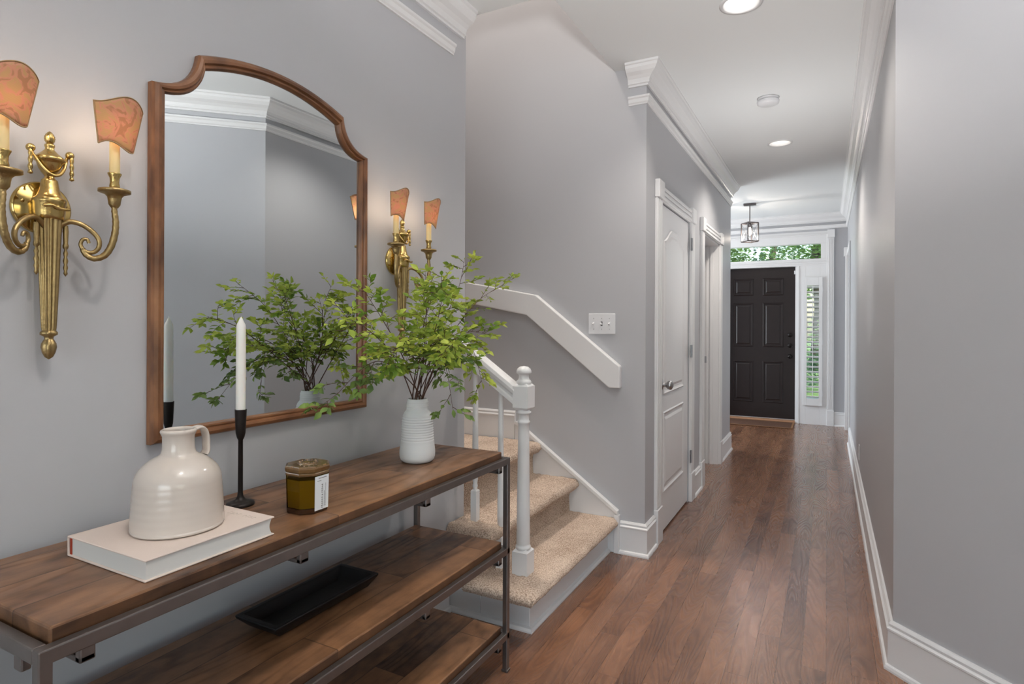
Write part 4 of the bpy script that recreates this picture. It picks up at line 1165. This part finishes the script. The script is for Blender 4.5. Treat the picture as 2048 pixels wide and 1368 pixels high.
# white vase
vx, vy = -1.236, 1.637
vs_ = thing('ribbed_vase', 'white matte ribbed ceramic vase on the right end of the console top', 'vase', (vx, vy, TZ))
prof = [(.040, .0003), (.050, .003), (.057, .010), (.0600, .020), (.0605, .032)]
for i in range(6): prof.append((.0603 - .004 * i / 6, .04 + .03 * i / 6))
def body_r(z):
    pts = [(.07, .0560), (.10, .0540), (.13, .0530), (.150, .0515), (.160, .0490)]
    for (a, ra), (b_, rb) in zip(pts, pts[1:]):
        if z <= b_: return ra + (rb - ra) * (z - a) / (b_ - a)
    return pts[-1][1]
z = .072; i = 0
while z < .157:
    prof.append((body_r(z) + (.0007 if i % 4 < 2 else -.0006), z)); z += .0021; i += 1
prof += [(.0485, .161), (.0455, .168), (.0410, .1735), (.0385, .176), (.0378, .179)]
z = .181; i = 0
while z < .203:
    prof.append((.0375 - (.0008 if z > .195 else 0) + (.0005 if i % 4 < 2 else -.0004), z)); z += .0018; i += 1
prof += [(.0352, .207), (.0335, .2125), (.0325, .2145), (.0305, .2145), (.0295, .211), (.030, .19), (.034, .16), (.0001, .12)]
MB().lathe([(a, TZ + b_) for a, b_ in prof], (vx, vy, 0), 72, cap=False).build('body', M_vase, vs_)

# black tray on the middle shelf
MZ = .479
ty0, ty1, tx0, tx1 = 1.018, 1.400, -1.352, -1.200
tr = MB()
def rect(x0, y0, x1, y1, z): return [(x0, y0, z), (x1, y0, z), (x1, y1, z), (x0, y1, z)]
lv = [(rect(tx0 + .034, ty0 + .055, tx1 - .034, ty1 - .050, MZ + .0005)), rect(tx0 + .018, ty0 + .028, tx1 - .018, ty1 - .026, MZ + .010), rect(tx0 + .002, ty0 + .002, tx1 - .002, ty1 - .002, MZ + .036), rect(tx0, ty0, tx1, ty1, MZ + .042), rect(tx0 + .002, ty0 + .002, tx1 - .002, ty1 - .002, MZ + .0445), rect(tx0 + .013, ty0 + .016, tx1 - .013, ty1 - .016, MZ + .0435), rect(tx0 + .020, ty0 + .026, tx1 - .020, ty1 - .026, MZ + .030), rect(tx0 + .036, ty0 + .055, tx1 - .036, ty1 - .055, MZ + .016)]
vs = [p for l in lv for p in l]; fs = []
for k in range(len(lv) - 1):
    for i in range(4): fs.append((k * 4 + i, k * 4 + (i + 1) % 4, (k + 1) * 4 + (i + 1) % 4, (k + 1) * 4 + i))
fs.append((0, 1, 2, 3)); k = (len(lv) - 1) * 4; fs.append((k, k + 1, k + 2, k + 3))
tr.add(vs, fs)
tro = tr.build('dough_bowl', M_traymat, origin=((tx0 + tx1) / 2, (ty0 + ty1) / 2, MZ), bevel=.006, bseg=3, shade=True)
tag(tro, 'long black rectangular carved wooden tray on the middle console shelf', 'tray')

# ------------------------------------------------------------------ leafy branches in the vase
def leaf_shape(b, p, d, nrm, L_, wd):
    """pointed oval leaf with a folded midrib and slight droop"""
    d = d.normalized(); s = d.cross(nrm)
    if s.length < 1e-4: s = Vector((1, 0, 0))
    s.normalize(); nn = s.cross(d).normalized()
    rows = [(0, 0), (.22, .62), (.48, 1.0), (.75, .62), (1.0, 0)]
    vs = [p]
    for t_, w_ in rows[1:-1]:
        c = p + d * L_ * t_ - nn * L_ * .12 * t_ * t_
        vs += [c - s * wd * w_ * .5 + nn * wd * .14 * w_, c, c + s * wd * w_ * .5 + nn * wd * .14 * w_]
    vs.append(p + d * L_ - nn * L_ * .14)
    fs = [(0, 1, 2), (0, 2, 3), (1, 4, 5, 2), (2, 5, 6, 3), (4, 7, 8, 5), (5, 8, 9, 6), (7, 10, 8), (8, 10, 9)]
    b.add(vs, fs, True)
VM = Vector((vx, vy, TZ + .212))
def branch(target, seed, label, droop=.0, leafm=M_leaf, dens=1.0, sway=.03, offs=(0, 0), start=.30, tw=1.0, thick=.0026):
    rn = random.Random(seed)
    p0 = Vector((vx - offs[0] * .4, vy - offs[1] * .4, TZ + .13)); p1 = VM + Vector((offs[0], offs[1], .0))
    T = Vector(target)
    mid1 = p1.lerp(T, .30) + Vector((rn.uniform(-1, 1) * sway, rn.uniform(-1, 1) * sway, .05 + droop * .7))
    mid2 = p1.lerp(T, .68) + Vector((rn.uniform(-1, 1) * sway, rn.uniform(-1, 1) * sway, .035 + droop))
    S_ = spline([p0, p1, mid1, mid2, T], 12); n = len(S_)
    root = thing('leafy_branch', label, 'branch', tuple(p1), 'artificial green branches in the white vase')
    st = MB(); lf = MB()
    st.tube(S_, [thick * (1 - .82 * i / n) for i in range(n)], 6)
    def put_leaf(p, d, sc_=1.0):
        L_ = rn.uniform(.021, .034) * sc_
        nrm = Vector((rn.uniform(-1.4, 1.4), rn.uniform(-1.4, 1.4), 1))
        leaf_shape(lf, p, d, nrm, L_, L_ * rn.uniform(.46, .60))
    def twig(p, d, ln, depth):
        k = max(3, int(ln / .016)); pts = [p]; dd = d.normalized()
        for i in range(k):
            dd = (dd + Vector((rn.uniform(-.22, .22), rn.uniform(-.22, .22), rn.uniform(-.16, .14) - droop * .5))).normalized()
            pts.append(pts[-1] + dd * ln / k)
        st.tube(pts, [.0011 * (1 - .6 * i / k) for i in range(k + 1)], 4, cap=False)
        side = 1
        for i in range(1, k + 1):
            q = pts[i]; t_ = (pts[i] - pts[i - 1]).normalized()
            a = t_.cross(Vector((rn.uniform(-.4, .4), rn.uniform(-.4, .4), 1))).normalized()
            if depth > 0 and i > 1 and rn.random() < .38:
                twig(q, t_ + a * side * 1.1, ln * .42, depth - 1)
            else:
                put_leaf(q, t_ * .75 + a * side)
                if rn.random() < .6: put_leaf(q, t_ * .75 - a * side, .85)
            side = -side
        put_leaf(pts[-1], dd, 1.05)
    i = int(n * start); side = 1
    while i < n - 1:
        t_ = (S_[i + 1] - S_[i - 1]).normalized(); f = i / n
        a = t_.cross(Vector((rn.uniform(-1, 1), rn.uniform(-1, 1), .6))).normalized()
        twig(S_[i], t_ * .8 + a * side * .9, rn.uniform(.06, .125) * tw * (1.15 - .5 * f), 1)
        side = -side
        i += max(1, int(round(rn.uniform(1.2, 2.3) / dens)))
    put_leaf(S_[-1], (S_[-1] - S_[-2]), 1.1)
    st.build('stem', M_stem, root); lf.build('foliage', leafm, root, recalc=False)
    return root
BR = [
 ((-1.30, 2.030, 1.540), 11, 'tallest branch reaching up in front of the stairwell corner', 0, M_leaf, 1.0),
 ((-1.20, 2.175, 1.440), 12, 'branch arching right over the wall handrail', .03, M_leaf, .8),
 ((-1.14, 1.905, 1.060), 13, 'drooping branch hanging down right before the baluster', .13, M_leaf, .9),
 ((-1.26, 1.225, 1.030), 14, 'low branch trailing left across the mirror corner', .09, M_leaf_dark, .75),
 ((-1.20, 1.235, 1.300), 15, 'branch stretching far left across the mirror frame', .02, M_leaf, 1.0),
 ((-1.31, 1.440, 1.395), 16, 'branch rising left close to the mirror glass', 0, M_leaf, 1.0),
 ((-1.16, 1.560, 1.400), 17, 'upright branch in front of the right sconce', 0, M_leaf, 1.1),
 ((-1.22, 1.760, 1.430), 18, 'upright branch just right of the right sconce', 0, M_leaf, 1.0),
 ((-.985, 1.480, 1.215), 19, 'branch leaning out over the front of the console', .04, M_leaf, 1.0),
 ((-1.03, 1.480, 1.425), 20, 'branch leaning up and forward into the room', .01, M_leaf, 1.0),
 ((-1.04, 1.560, 1.010), 21, 'low forward branch drooping over the console edge', .12, M_leaf_dark, .6),
 ((-1.15, 1.960, 1.240), 22, 'bushy branch spreading right at mid height', .04, M_leaf, 1.1),
 ((-1.12, 1.350, 1.180), 23, 'bushy branch spreading left at mid height', .04, M_leaf, 1.0),
 ((-1.15, 1.690, 1.130), 24, 'short sprig dangling beside the vase neck', .06, M_leaf_dark, .5),
]
for k, (tg, sd_, lb_, dr, lm, dn) in enumerate(BR):
    a = k * 2.399
    branch(tg, sd_, lb_, droop=dr, leafm=lm, dens=dn, offs=(.018 * math.cos(a), .018 * math.sin(a)), start=.42 if k not in (3, 10) else .5)
